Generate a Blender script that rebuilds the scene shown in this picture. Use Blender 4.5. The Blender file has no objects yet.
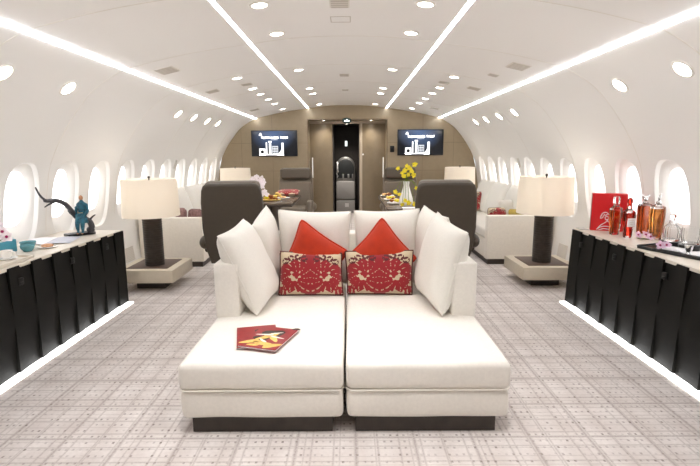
import bpy, bmesh, math, random
from mathutils import Vector, Matrix, noise
random.seed(7)
PI = math.pi
SC = bpy.context.scene
COL = SC.collection
CX = -0.02                      # centre line of the cabin

# ------------------------------------------------------------------ materials
def lin(c):
    return tuple((v / 12.92 if v <= .04045 else ((v + .055) / 1.055) ** 2.4) for v in c)
def hexc(h):
    return lin(tuple(int(h[i:i + 2], 16) / 255 for i in (0, 2, 4)))
MATS = {}
def mat(name, h, rough=.5, metal=0, spec=.5, bump=0, bscale=200, vary=0, vscale=30, trans=0, ior=1.45, emit=0, ecol=None, sheen=0, coat=0):
    m = bpy.data.materials.new(name); m.use_nodes = True
    nt = m.node_tree; b = nt.nodes['Principled BSDF']
    c = hexc(h)
    b.inputs['Base Color'].default_value = (*c, 1)
    b.inputs['Roughness'].default_value = rough
    b.inputs['Metallic'].default_value = metal
    b.inputs['Specular IOR Level'].default_value = spec
    b.inputs['IOR'].default_value = ior
    b.inputs['Transmission Weight'].default_value = trans
    b.inputs['Sheen Weight'].default_value = sheen
    b.inputs['Coat Weight'].default_value = coat
    if emit:
        b.inputs['Emission Color'].default_value = (*(hexc(ecol) if ecol else c), 1)
        b.inputs['Emission Strength'].default_value = emit
    tc = nt.nodes.new('ShaderNodeTexCoord')
    if vary:
        n = nt.nodes.new('ShaderNodeTexNoise'); n.inputs['Scale'].default_value = vscale; n.inputs['Detail'].default_value = 4
        nt.links.new(tc.outputs['Object'], n.inputs['Vector'])
        r = nt.nodes.new('ShaderNodeValToRGB')
        r.color_ramp.elements[0].position = .3; r.color_ramp.elements[1].position = .7
        r.color_ramp.elements[0].color = (*[v * (1 - vary) for v in c], 1)
        r.color_ramp.elements[1].color = (*[min(1, v * (1 + vary)) for v in c], 1)
        nt.links.new(n.outputs['Fac'], r.inputs['Fac']); nt.links.new(r.outputs['Color'], b.inputs['Base Color'])
    if bump:
        n = nt.nodes.new('ShaderNodeTexNoise'); n.inputs['Scale'].default_value = bscale; n.inputs['Detail'].default_value = 3
        nt.links.new(tc.outputs['Object'], n.inputs['Vector'])
        bp = nt.nodes.new('ShaderNodeBump'); bp.inputs['Strength'].default_value = bump; bp.inputs['Distance'].default_value = .004
        nt.links.new(n.outputs['Fac'], bp.inputs['Height']); nt.links.new(bp.outputs['Normal'], b.inputs['Normal'])
    MATS[name] = m
    return m

WALL = mat('ivory_liner', 'eeece8', .45, bump=.03, bscale=300)
CEIL = mat('pale_ceiling_liner', 'f1efec', .5, bump=.03, bscale=300)
REVEAL = mat('white_reveal', 'f6f4f0', .35)
SEAM = mat('panel_seam', 'e6e1d8', .6)
LEDSTRIP = mat('led_diffuser', 'ffffff', .5, emit=12.5, ecol='f3f7ff')
TOELED = mat('toe_led', 'ffffff', .5, emit=3.2, ecol='ffffff')
PANE = mat('daylit_pane', 'ffffff', .2, emit=1.25, ecol='fbfcff')
SPOT = mat('downlight_lens', 'ffffff', .4, emit=12, ecol='fff6e8')
RING = mat('downlight_ring', 'f0ece4', .35)
VENTG = mat('vent_grey', 'e2ddd5', .6)
VENTD = mat('vent_dark', 'c4bdb3', .7)
TAUPE = mat('taupe_bulkhead', '998970', .38, vary=.04, vscale=12)
TAUPED = mat('taupe_door', '85765f', .3, vary=.05, vscale=8)
TSEAM = mat('bulkhead_seam', '7d6c58', .6)
TLIGHT = mat('door_jamb_light', 'c0b19c', .4)
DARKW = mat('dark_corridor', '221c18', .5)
BLACK = mat('black_plastic', '0d0d0e', .35)
CHROME = mat('chrome', 'd8d8d8', .15, metal=1)
STEEL = mat('brushed_steel', 'b4b2ae', .35, metal=1)
PADG = mat('dark_grey_pad', '2c2e2f', .5)
GREYSEAT = mat('grey_seat_shell', 'b5b1ad', .5)
WHITEP = mat('white_plastic', 'f1efec', .35)
LINEN = mat('white_linen', 'e8e3da', .85, bump=.35, bscale=420, vary=.03, vscale=60, sheen=.2)
PILLOW = mat('white_pillow_linen', 'e0dcd3', .85, bump=.3, bscale=380, vary=.02, vscale=70, sheen=.2)
DIVANF = mat('divan_fabric', 'efe9de', .8, bump=.25, bscale=400, vary=.03, vscale=40)
PLINTH = mat('dark_wood_plinth', '3b332d', .45, vary=.2, vscale=14)
VELVET = mat('orange_red_velvet', 'b42d03', .75, bump=.25, bscale=150, vary=.12, vscale=14, sheen=.05)
PIPING = mat('maroon_piping', '5a2a24', .7, bump=.4, bscale=300)
LEATHER = mat('dark_taupe_leather', '453c31', .5, bump=.12, bscale=260, vary=.04)  # same leather as the far chairs, darkened for the unlit backs
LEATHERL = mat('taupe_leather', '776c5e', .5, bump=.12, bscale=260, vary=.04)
LEATHERD = mat('shadow_taupe_leather', '5e5448', .5, bump=.12, bscale=260, vary=.04)  # in-between taupe of the headrests
CONSOLE = mat('black_lacquer', '151411', .6, spec=.18, vary=.15, vscale=9)
CONSOLED = mat('black_latch', '0c0b0b', .4)
STONE = mat('beige_console_top', 'd9d0c2', .35, vary=.06, vscale=18)
TABLEBEI = mat('beige_lacquer', 'c9beaa', .4, vary=.03, vscale=20)
MATBR = mat('brown_leather_inlay', '574338', .5, bump=.1)
COLUMN = mat('bronze_ribbed', '3a322b', .4, metal=.3, vary=.2, vscale=25)
WOODT = mat('dark_table_veneer', '6b5d50', .22, vary=.12, vscale=10)
WOODE = mat('dark_table_edge', '40362f', .35)
RED = mat('glossy_red_box', 'd3191f', .3)
REDD = mat('dark_red_spine', '8f0f16', .35)
TEAL = mat('teal_box', '4796ab', .5, vary=.08, vscale=40)
TEALG = mat('teal_glaze', '5f9ba4', .25)
PORC = mat('porcelain', 'f4f2ee', .2)
PAPER = mat('paper_white', 'f0eef0', .7)
PAPERB = mat('paper_bluegrey', 'c3c5d0', .6)
PEACH = mat('peach_pastry', 'e0ac86', .7, vary=.15, vscale=60)
PINK = mat('pink_petal', 'eccbe2', .6, vary=.2, vscale=80)
PALEPINK = mat('pale_pink_petal', 'f8eef2', .6, vary=.08, vscale=80)
MAGENTA = mat('magenta_lip', 'a51a5e', .5)
YELLOW = mat('yellow_petal', 'e8d52a', .55, vary=.15, vscale=90)
GREEN = mat('stem_green', '6d7f35', .6)
BROWN = mat('brown_food', '8a4a20', .6, vary=.3, vscale=70)
GOLD = mat('golden_food', 'e3bf6c', .6, vary=.25, vscale=60)
BLUEROBE = mat('blue_green_robe', '1f5a6c', .5, vary=.5, vscale=45)
SKIN = mat('tan_figure_skin', 'b98560', .5)
BRANCH = mat('dark_bronze_branch', '4b4a4d', .4, metal=.3, vary=.25, vscale=30)
GLASS = mat('clear_crystal', 'ffffff', .02, trans=1, ior=1.35)
AMBER = mat('amber_spirit', 'e0702f', .05, trans=.92, ior=1.33, vary=.35, vscale=22)
DEEPRED = mat('deep_red_spirit', 'c8331f', .05, trans=.92, ior=1.33, vary=.35, vscale=22)
GOLDEN = mat('golden_spirit', 'ea8f45', .05, trans=.92, ior=1.33, vary=.5, vscale=18)
LABELW = mat('white_bottle_label', 'e9e6ea', .5)
MAGRED = mat('magazine_red', '8e2024', .35, vary=.12, vscale=25)
MAGGREEN = mat('magazine_dark_leaf', '33281c', .4)
MAGYEL = mat('magazine_yellow', 'efc266', .4, vary=.15, vscale=90)
MAGWHITE = mat('magazine_white', 'efe6dc', .4)
MAUVE = mat('mauve_brown_fabric', '8b6a66', .8, vary=.35, vscale=40)
OLIVE = mat('olive_gold_fabric', 'b09a4c', .8, vary=.15, vscale=30)
SCREENW = mat('screen_white', 'ffffff', .4, emit=1.0, ecol='f4f6fa')
SCREENG = mat('screen_grey', 'bbbbbb', .4, emit=.6, ecol='aeb6c2')
HANDLEL = mat('lit_handle', 'e8e6e0', .3, emit=.22, ecol='f6f4ee')
SIGNG = mat('dark_teal_sign', '1f3a38', .3)
SIGNW = mat('sign_lit', 'ffffff', .3, emit=1.2, ecol='eaf6f0')

def shade_material():
    m = bpy.data.materials.new('lampshade_linen'); m.use_nodes = True
    nt = m.node_tree; nt.nodes.clear()
    out = nt.nodes.new('ShaderNodeOutputMaterial')
    d = nt.nodes.new('ShaderNodeBsdfDiffuse'); t = nt.nodes.new('ShaderNodeBsdfTranslucent'); mx = nt.nodes.new('ShaderNodeMixShader')
    c = (*hexc('f6f0e6'), 1)
    d.inputs['Color'].default_value = c; t.inputs['Color'].default_value = c
    mx.inputs['Fac'].default_value = .4
    tc = nt.nodes.new('ShaderNodeTexCoord'); n = nt.nodes.new('ShaderNodeTexNoise'); n.inputs['Scale'].default_value = 300
    bp = nt.nodes.new('ShaderNodeBump'); bp.inputs['Strength'].default_value = .1
    nt.links.new(tc.outputs['Object'], n.inputs['Vector']); nt.links.new(n.outputs['Fac'], bp.inputs['Height'])
    nt.links.new(bp.outputs['Normal'], d.inputs['Normal'])
    nt.links.new(d.outputs[0], mx.inputs[1]); nt.links.new(t.outputs[0], mx.inputs[2]); nt.links.new(mx.outputs[0], out.inputs['Surface'])
    return m
SHADE = shade_material()

class NB:
    """tiny node-graph builder for scalar maths"""
    def __init__(s, nt): s.nt = nt
    def m(s, op, a, b=None, c=None):
        n = s.nt.nodes.new('ShaderNodeMath'); n.operation = op
        for i, v in enumerate((a, b, c)):
            if v is None: continue
            if isinstance(v, (int, float)): n.inputs[i].default_value = v
            else: s.nt.links.new(v, n.inputs[i])
        return n.outputs[0]
    def mix(s, f, a, b):
        n = s.nt.nodes.new('ShaderNodeMix'); n.data_type = 'RGBA'
        if isinstance(f, (int, float)): n.inputs[0].default_value = f
        else: s.nt.links.new(f, n.inputs[0])
        for i, v in ((6, a), (7, b)):
            if isinstance(v, tuple): n.inputs[i].default_value = (*v, 1)
            else: s.nt.links.new(v, n.inputs[i])
        return n.outputs[2]
    def noise(s, vec, scale, detail=2, dist=0):
        n = s.nt.nodes.new('ShaderNodeTexNoise'); n.inputs['Scale'].default_value = scale; n.inputs['Detail'].default_value = detail
        n.inputs['Distortion'].default_value = dist
        s.nt.links.new(vec, n.inputs['Vector']); return n.outputs['Fac']

def carpet_material():
    m = bpy.data.materials.new('woven_plaid_carpet'); m.use_nodes = True
    nt = m.node_tree; b = nt.nodes['Principled BSDF']; g = NB(nt)
    b.inputs['Roughness'].default_value = .95; b.inputs['Specular IOR Level'].default_value = .1
    tc = nt.nodes.new('ShaderNodeTexCoord'); sp = nt.nodes.new('ShaderNodeSeparateXYZ'); nt.links.new(tc.outputs['Object'], sp.inputs[0])
    x, y = sp.outputs[0], sp.outputs[1]
    def line(v, period, off, w):
        f = g.m('FRACT', g.m('ADD', g.m('DIVIDE', v, period), off))
        return g.m('LESS_THAN', g.m('ABSOLUTE', g.m('SUBTRACT', f, .5)), w / period / 2)
    big = g.noise(tc.outputs['Object'], 1.6, 3); fine = g.noise(tc.outputs['Object'], 55, 3); mid = g.noise(tc.outputs['Object'], 9, 2)
    col = g.mix(g.m('MULTIPLY', g.m('ADD', fine, mid), .5), hexc('c3bab5'), hexc('f0ebe7'))
    bx = g.m('MULTIPLY', g.m('ADD', g.m('SINE', g.m('MULTIPLY', x, 2 * PI / .213)), g.m('SINE', g.m('MULTIPLY', y, 2 * PI / .27))), .12)
    col = g.mix(g.m('ADD', bx, .22), col, hexc('beb2ac'))
    # plaid lines with soft edges, broken up by noise
    def soft(v, period, off, w):
        f = g.m('ABSOLUTE', g.m('SUBTRACT', g.m('FRACT', g.m('ADD', g.m('DIVIDE', v, period), off)), .5))
        return g.m('MAXIMUM', g.m('SUBTRACT', 1, g.m('DIVIDE', f, w / period)), 0)
    L = None
    for v, per, off, w, k in ((x, .107, .1, .008, .7), (x, .29, .35, .014, .95), (x, .171, .7, .006, .6), (y, .113, .2, .008, .7), (y, .31, .6, .013, .95), (y, .187, .05, .007, .6), (y, .062, .4, .005, .5)):
        q = g.m('MULTIPLY', soft(v, per, off, w), k); L = q if L is None else g.m('MAXIMUM', L, q)
    weave = g.noise(tc.outputs['Object'], 120, 2)
    L = g.m('MULTIPLY', L, g.m('ADD', g.m('MULTIPLY', weave, 1.1), .05))
    col = g.mix(L, col, hexc('8c7e78'))
    # short dark tufts in rows
    dx = g.m('LESS_THAN', g.m('ABSOLUTE', g.m('SUBTRACT', g.m('FRACT', g.m('DIVIDE', x, .0335)), .5)), .17)
    dy = g.m('LESS_THAN', g.m('ABSOLUTE', g.m('SUBTRACT', g.m('FRACT', g.m('DIVIDE', y, .052)), .5)), .14)
    tuft = g.m('MULTIPLY', g.m('MULTIPLY', dx, dy), g.m('MAXIMUM', g.m('MULTIPLY', g.m('SUBTRACT', g.noise(tc.outputs['Object'], 17, 3), .43), 5), 0))
    col = g.mix(g.m('MINIMUM', g.m('MULTIPLY', tuft, .62), .62), col, hexc('58494400'[:6]))
    nt.links.new(col, b.inputs['Base Color'])
    bp = nt.nodes.new('ShaderNodeBump'); bp.inputs['Strength'].default_value = .3; bp.inputs['Distance'].default_value = .004
    nt.links.new(fine, bp.inputs['Height']); nt.links.new(bp.outputs['Normal'], b.inputs['Normal'])
    return m
CARPET = carpet_material()

def damask_material():
    """red velvet scrollwork on cream, mirrored about the cushion's middle (UV -1..1)"""
    m = bpy.data.materials.new('red_damask'); m.use_nodes = True
    nt = m.node_tree; b = nt.nodes['Principled BSDF']; g = NB(nt)
    b.inputs['Roughness'].default_value = .75; b.inputs['Sheen Weight'].default_value = .3
    uv = nt.nodes.new('ShaderNodeUVMap'); uv.uv_map = 'UVMap'
    sp = nt.nodes.new('ShaderNodeSeparateXYZ'); nt.links.new(uv.outputs[0], sp.inputs[0])
    u = g.m('MULTIPLY', g.m('ABSOLUTE', g.m('SUBTRACT', sp.outputs[0], .5)), 3.0)     # 0 middle .. 1.5 side
    v = g.m('MULTIPLY', g.m('SUBTRACT', sp.outputs[1], .5), 2.0)                      # -1..1
    cb = nt.nodes.new('ShaderNodeCombineXYZ'); nt.links.new(u, cb.inputs[0]); nt.links.new(v, cb.inputs[1])
    n1 = g.m('SUBTRACT', g.noise(cb.outputs[0], 4.2, 1, .8), .5)
    def polar(cu, cv):
        du, dv = g.m('SUBTRACT', u, cu), g.m('SUBTRACT', v, cv)
        return g.m('SQRT', g.m('ADD', g.m('MULTIPLY', du, du), g.m('MULTIPLY', dv, dv))), g.m('ARCTAN2', dv, du)
    def ring(cu, cv, rad, half, lobes, amp):
        rr, an = polar(cu, cv)
        w = g.m('MULTIPLY', g.m('SINE', g.m('MULTIPLY', an, lobes)), amp)
        return g.m('SUBTRACT', half, g.m('ABSOLUTE', g.m('SUBTRACT', g.m('ADD', rr, w), rad)))
    # the big curled leaf on each side, its heart, the middle palmette and the fan below it
    leaf = ring(.74, -.12, .50, .245, 7, .05)
    heart = ring(.66, -.02, .02, .15, 5, .05)
    stemw = g.m('ADD', .13, g.m('MULTIPLY', g.m('SINE', g.m('MULTIPLY', v, 9)), .07))
    core = g.m('SUBTRACT', g.m('ADD', stemw, .05), u)
    fan = ring(0, -.78, .1, .32, 8, .06)
    crown = ring(0, .62, .05, .42, 10, .06)
    side = ring(1.42, .1, .05, .16, 6, .05)
    corner = ring(1.30, -.80, .02, .2, 6, .06)
    f = leaf
    for q in (heart, core, fan, crown, side, corner): f = g.m('MAXIMUM', f, q)
    f = g.m('ADD', f, g.m('MULTIPLY', n1, .32))
    red = g.m('GREATER_THAN', f, 0)
    # pale veins that cut the leaf
    rr, an = polar(.74, -.12)
    vein = g.m('MULTIPLY', g.m('GREATER_THAN', g.noise(cb.outputs[0], 9, 1, .3), .55), g.m('MULTIPLY', g.m('GREATER_THAN', g.m('SINE', g.m('ADD', g.m('MULTIPLY', an, 14), g.m('MULTIPLY', rr, 9))), .86), g.m('GREATER_THAN', rr, .40)))
    red = g.m('MULTIPLY', red, g.m('SUBTRACT', 1, g.m('MULTIPLY', vein, .85)))
    col = g.mix(red, hexc('cdbb9c'), hexc('980d1b'))
    # dark curls along the top
    cu = None
    for c_ in ((.30, .74), (.62, .80), (.95, .74), (1.22, .60)):
        q = g.m('GREATER_THAN', ring(c_[0], c_[1], .10, .06, 1, .045), 0); cu = q if cu is None else g.m('MAXIMUM', cu, q)
    cu = g.m('MULTIPLY', cu, g.m('GREATER_THAN', g.noise(cb.outputs[0], 8, 1, 0), .42))
    col = g.mix(cu, col, hexc('5a1219'))
    nt.links.new(col, b.inputs['Base Color'])
    bp = nt.nodes.new('ShaderNodeBump'); bp.inputs['Strength'].default_value = .25; bp.inputs['Distance'].default_value = .004
    nt.links.new(f, bp.inputs['Height']); nt.links.new(bp.outputs['Normal'], b.inputs['Normal'])
    return m
DAMASK = damask_material()

def screen_material():
    """a lit picture: dark navy with a brighter blue haze near the top middle"""
    m = bpy.data.materials.new('navy_screen'); m.use_nodes = True
    nt = m.node_tree; b = nt.nodes['Principled BSDF']; g = NB(nt)
    b.inputs['Base Color'].default_value = (.004, .005, .008, 1); b.inputs['Roughness'].default_value = .12
    tc = nt.nodes.new('ShaderNodeTexCoord'); sp = nt.nodes.new('ShaderNodeSeparateXYZ'); nt.links.new(tc.outputs['Object'], sp.inputs[0])
    x = g.m('ADD', sp.outputs[0], .02); z = g.m('SUBTRACT', sp.outputs[2], .16)
    r = g.m('SQRT', g.m('ADD', g.m('MULTIPLY', g.m('MULTIPLY', x, x), 5), g.m('MULTIPLY', g.m('MULTIPLY', z, z), 9)))
    f = g.m('MAXIMUM', g.m('SUBTRACT', 1, r), 0)
    col = g.mix(f, hexc('0b0d12'), hexc('5a77a5'))
    nt.links.new(col, b.inputs['Emission Color']); b.inputs['Emission Strength'].default_value = .42
    return m
SCREEN = screen_material()

# ------------------------------------------------------------------ object helpers
def link(o, parent=None):
    COL.objects.link(o)
    if parent is not None: o.parent = parent
    return o
def tag(o, label=None, cat=None, group=None, kind=None):
    if label: o['label'] = label
    if cat: o['category'] = cat
    if group: o['group'] = group
    if kind: o['kind'] = kind
    return o
def thing(name, label, cat, loc=(0, 0, 0), rz=0, group=None):
    o = bpy.data.objects.new(name, None); o.empty_display_size = .05
    o.location = loc; o.rotation_euler = (0, 0, rz); link(o)
    return tag(o, label, cat, group)
def copy_thing(root, loc=None, rz=None, label=None, group=None):
    r = root.copy(); COL.objects.link(r)
    if loc is not None: r.location = loc
    if rz is not None: r.rotation_euler = (0, 0, rz)
    if label: r['label'] = label
    if group: r['group'] = group
    for ch in list(root.children):
        c = ch.copy(); COL.objects.link(c); c.parent = r
        for gch in list(ch.children):
            d = gch.copy(); COL.objects.link(d); d.parent = c
    return r

class B:
    """a growing bmesh"""
    def __init__(s): s.bm = bmesh.new()
    def raw(s, vs, fs, mi=0):
        b = [s.bm.verts.new(v) for v in vs]
        for f in fs:
            try: s.bm.faces.new([b[i] for i in f]).material_index = mi
            except ValueError: pass
        return s
    def box(s, c, d, r=0, seg=2, rot=None, mi=0):
        t = bmesh.new(); bmesh.ops.create_cube(t, size=1)
        for v in t.verts: v.co = Vector((v.co.x * d[0], v.co.y * d[1], v.co.z * d[2]))
        if r: bmesh.ops.bevel(t, geom=t.edges[:], offset=r, segments=seg, profile=.5, affect='EDGES')
        return s._take(t, c, rot, mi)
    def _take(s, t, c=(0, 0, 0), rot=None, mi=0):
        M = Matrix.Translation(c) @ (rot.to_4x4() if rot is not None else Matrix())
        vs = {v: s.bm.verts.new(M @ v.co) for v in t.verts}
        for f in t.faces:
            try: s.bm.faces.new([vs[v] for v in f.verts]).material_index = mi
            except ValueError: pass
        t.free(); return s
    def lathe(s, prof, n=24, c=(0, 0, 0), rot=None, sx=1, sy=1, mi=0):
        t = bmesh.new(); rings = []
        for r, z in prof:
            if r < 1e-6: rings.append([t.verts.new((0, 0, z))])
            else: rings.append([t.verts.new((r * math.cos(2 * PI * k / n) * sx, r * math.sin(2 * PI * k / n) * sy, z)) for k in range(n)])
        for a, b in zip(rings, rings[1:]):
            for k in range(n):
                p = [a[k % len(a)], a[(k + 1) % n % len(a)], b[(k + 1) % n % len(b)], b[k % len(b)]]
                q = []
                for v in p:
                    if v not in q: q.append(v)
                if len(q) > 2: t.faces.new(q)
        return s._take(t, c, rot, mi)
    def tube(s, pts, rad, n=8, mi=0, cap=True):
        pts = [Vector(p) for p in pts]; rings = []
        up = Vector((0, 0, 1))
        for i, p in enumerate(pts):
            d = (pts[min(i + 1, len(pts) - 1)] - pts[max(i - 1, 0)]).normalized()
            a = d.cross(up)
            if a.length < .1: a = d.cross(Vector((1, 0, 0)))
            a.normalize(); b = a.cross(d).normalized()
            r = rad[i] if isinstance(rad, (list, tuple)) else rad
            rings.append([s.bm.verts.new(p + (a * math.cos(2 * PI * k / n) + b * math.sin(2 * PI * k / n)) * r) for k in range(n)])
        for q, w in zip(rings, rings[1:]):
            for k in range(n): s.bm.faces.new([q[k], q[(k + 1) % n], w[(k + 1) % n], w[k]]).material_index = mi
        if cap:
            s.bm.faces.new(rings[0][::-1]).material_index = mi; s.bm.faces.new(rings[-1]).material_index = mi
        return s
    def ball(s, c, r, n=12, m=8, sc=(1, 1, 1), rot=None, mi=0):
        t = bmesh.new(); bmesh.ops.create_uvsphere(t, u_segments=n, v_segments=m, radius=r)
        for v in t.verts: v.co = Vector((v.co.x * sc[0], v.co.y * sc[1], v.co.z * sc[2]))
        return s._take(t, c, rot, mi)
    def prism(s, poly, d, c=(0, 0, 0), axis='y', r=0, seg=2, mi=0, rot=None):
        """poly in (x,z) extruded along y (axis 'y') or (x,y) along z (axis 'z')"""
        t = bmesh.new()
        f = (lambda p, e: (p[0], e, p[1])) if axis == 'y' else (lambda p, e: (p[0], p[1], e))
        a = [t.verts.new(f(p, 0)) for p in poly]; b = [t.verts.new(f(p, d)) for p in poly]
        n = len(poly)
        f1 = t.faces.new(a[::-1]); f2 = t.faces.new(b)
        for k in range(n): t.faces.new([a[k], a[(k + 1) % n], b[(k + 1) % n], b[k]])
        bmesh.ops.recalc_face_normals(t, faces=t.faces[:])
        if r: bmesh.ops.bevel(t, geom=list(set(f1.edges[:] + f2.edges[:])), offset=r, segments=seg, profile=.5, affect='EDGES')
        return s._take(t, c, rot, mi)
    def build(s, name, mats, parent=None, smooth=40, loc=None, fixn=True):
        if fixn: bmesh.ops.recalc_face_normals(s.bm, faces=s.bm.faces[:])
        me = bpy.data.meshes.new(name); s.bm.to_mesh(me); s.bm.free()
        for m in (mats if isinstance(mats, (list, tuple)) else [mats]): me.materials.append(m)
        if smooth:
            me.polygons.foreach_set('use_smooth', [True] * len(me.polygons))
            try: me.set_sharp_from_angle(angle=math.radians(smooth))
            except Exception: pass
        o = bpy.data.objects.new(name, me); link(o, parent)
        if loc: o.location = loc
        return o

def rrect(w, h, r, n=6, cx=0, cz=0):
    pts = []
    for sx, sz, a0 in ((1, 1, 0), (-1, 1, 90), (-1, -1, 180), (1, -1, 270)):
        for k in range(n + 1):
            a = math.radians(a0 + 90 * k / n)
            pts.append((cx + sx * (w / 2 - r) + r * math.cos(a), cz + sz * (h / 2 - r) + r * math.sin(a)))
    return pts
def circ(r, n=20, cx=0, cz=0):
    return [(cx + r * math.cos(2 * PI * k / n), cz + r * math.sin(2 * PI * k / n)) for k in range(n)]
def spline(pts, sub=6):
    P = [Vector(p) for p in pts]; P = [P[0] * 2 - P[1]] + P + [P[-1] * 2 - P[-2]]
    out = []
    for i in range(1, len(P) - 2):
        for k in range(sub):
            t = k / sub; a, b, c, d = P[i - 1:i + 3]
            out.append(.5 * ((2 * b) + (c - a) * t + (2 * a - 5 * b + 4 * c - d) * t * t + (3 * b - a - 3 * c + d) * t ** 3))
    out.append(P[-2]); return out

# ------------------------------------------------------------------ cabin profile
SIDE = [(2.585, 0), (2.635, .4), (2.64, .7), (2.605, 1.0), (2.558, 1.25), (2.527, 1.34), (2.453, 1.49), (2.33, 1.68), (2.18, 1.868), (2.09, 1.952), (1.95, 2.045), (1.82, 2.112)]
TOP = [(0, 2.363), (.4, 2.350), (.77, 2.305), (1.2, 2.245), (1.5, 2.188), (1.82, 2.112)]
def herm(xs, ys, x):
    n = len(xs)
    if x <= xs[0]: i = 0
    elif x >= xs[-1]: i = n - 2
    else: i = max(k for k in range(n - 1) if xs[k] <= x)
    def sl(k):
        if k == 0: return (ys[1] - ys[0]) / (xs[1] - xs[0])
        if k == n - 1: return (ys[-1] - ys[-2]) / (xs[-1] - xs[-2])
        return (ys[k + 1] - ys[k - 1]) / (xs[k + 1] - xs[k - 1])
    h = xs[i + 1] - xs[i]; t = (x - xs[i]) / h
    return ((2 * t**3 - 3 * t**2 + 1) * ys[i] + (t**3 - 2 * t**2 + t) * h * sl(i) + (-2 * t**3 + 3 * t**2) * ys[i + 1] + (t**3 - t**2) * h * sl(i + 1))
def WX(z): return herm([p[1] for p in SIDE], [p[0] for p in SIDE], z)       # half width at height z
_tx = [-p[0] for p in TOP[::-1][:-1]] + [p[0] for p in TOP]; _tz = [p[1] for p in TOP[::-1][:-1]] + [p[1] for p in TOP]
def CZ(x): return herm(_tx, _tz, x)                                          # ceiling height at |x| <= 1.82
def wall_normal(z, sg):
    e = .01; d = (WX(z + e) - WX(z - e)) / (2 * e)
    return Vector((-sg, 0, d)).normalized()
def arch(x):
    x = abs(x)
    if x <= 1.82: return CZ(x)
    lo, hi = 1.0, 2.112
    if x >= WX(lo): return lo
    for _ in range(40):
        m_ = (lo + hi) / 2
        if WX(m_) > x: lo = m_
        else: hi = m_
    return lo
Y0, Y1 = -2.6, 9.5
WY = [3.755 + .589 * k for k in range(-3, 10)]
WYS = {-1: WY, 1: [y - .045 for y in WY]}
WA, WB, WZ = .205, .345, 1.005
N = 48
def sup(t, a, b, e=2.7):
    c, s = math.cos(t), math.sin(t)
    return (a * math.copysign(abs(c) ** (2 / e), c), b * math.copysign(abs(s) ** (2 / e), s))
ANG = [2 * PI * k / N for k in range(N)]

def side_wall(name, sg):
    vs, fs, idx = [], [], {}
    def V(y, z):
        k = (round(y, 5), round(z, 5))
        if k not in idx: idx[k] = len(vs); vs.append((y, z))
        return idx[k]
    zb, zt = .56, 1.45
    def grid(y0, y1, z0, z1, ny, nz):
        for i in range(ny):
            for j in range(nz):
                ya, yb = y0 + (y1 - y0) * i / ny, y0 + (y1 - y0) * (i + 1) / ny
                za, zc = z0 + (z1 - z0) * j / nz, z0 + (z1 - z0) * (j + 1) / nz
                fs.append([V(ya, za), V(yb, za), V(yb, zc), V(ya, zc)])
    grid(Y0, Y1, 0, zb, 4, 10); grid(Y0, Y1, zt, 2.112, 4, 24)
    h = .589 / 2
    WQ = WYS[sg]; grid(Y0, WQ[0] - h, zb, zt, 1, 14); grid(WQ[-1] + h, Y1, zb, zt, 1, 14)
    R = 6; hz = (zt - zb) / 2; cz = (zt + zb) / 2
    for yc in WYS[sg]:
        rings = []
        for r in range(R + 1):
            f = r / R; ring = []
            for t in ANG:
                py, pz = sup(t, WA, WB)
                c, s = math.cos(t), math.sin(t); q = max(abs(c), abs(s))
                oy, oz = h * c / q, hz * s / q
                ring.append(V(yc + py * (1 - f) + oy * f, (WZ + pz) * (1 - f) + (cz + oz) * f))
            rings.append(ring)
        for a, b in zip(rings, rings[1:]):
            for k in range(N): fs.append([a[k], a[(k + 1) % N], b[(k + 1) % N], b[k]])
    me = bpy.data.meshes.new(name)
    me.from_pydata([(CX + sg * WX(z), y, z) for y, z in vs], [], fs)
    bm = bmesh.new(); bm.from_mesh(me)
    for f in bm.faces:          # every face looks into the cabin
        f.normal_update()
        if f.normal.x * sg > 0: f.normal_flip()
    bm.to_mesh(me); bm.free()
    me.materials.append(WALL); me.polygons.foreach_set('use_smooth', [True] * len(me.polygons))
    me.normals_split_custom_set_from_vertices([wall_normal(z, sg) for y, z in vs])
    o = bpy.data.objects.new(name, me); link(o); tag(o, kind='structure'); return o
side_wall('wall_left', -1); side_wall('wall_right', 1)

def make_window(n, yc, sg):
    """deep oval reveal that steps at its lip, then funnels to the pane"""
    root = bpy.data.objects.new('window_%d' % n, None); link(root); root.location = (CX + sg * WX(WZ), yc, WZ)
    tag(root, kind='structure')
    def P(t, a, b, dx, cz):
        py, pz = sup(t, a, b); z = WZ + cz + pz
        return (sg * (WX(z) + dx - WX(WZ)), py, z - WZ)
    steps = [(WA, WB, 0, 0), (WA - .003, WB - .003, .004, 0), (WA - .008, WB - .008, .034, 0)]
    lip = B()
    rings = [[lip.bm.verts.new(P(t, *q)) for t in ANG] for q in steps]
    for a, b in zip(rings, rings[1:]):
        for k in range(N): lip.bm.faces.new([a[k], a[(k + 1) % N], b[(k + 1) % N], b[k]])
    lip.build('window_rim', REVEAL, root, 60)
    fun = B(); rings = []
    for k in range(6):
        f = k / 5; e = f ** .8
        rings.append([fun.bm.verts.new(P(t, (WA - .008) * (1 - e) + .148 * e, (WB - .008) * (1 - e) + .220 * e, .034 + .054 * f ** 1.3, .052 * e)) for t in ANG])
    for a, b in zip(rings, rings[1:]):
        for k in range(N): fun.bm.faces.new([a[k], a[(k + 1) % N], b[(k + 1) % N], b[k]])
    fun.build('window_reveal', REVEAL, root, 60)
    pn = B(); vv = [pn.bm.verts.new(P(t, .150, .222, .087, .052)) for t in ANG]
    pn.bm.faces.new(vv)
    pn.build('window_pane', PANE, root, 0)
n = 1
for sg in (-1, 1):
    for yc in WYS[sg][1:]:
        make_window(n, yc, sg); n += 1
# first bay (behind the camera's view) closed with a reveal as well
for sg in (-1, 1): make_window(n, WYS[sg][0], sg); n += 1

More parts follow.
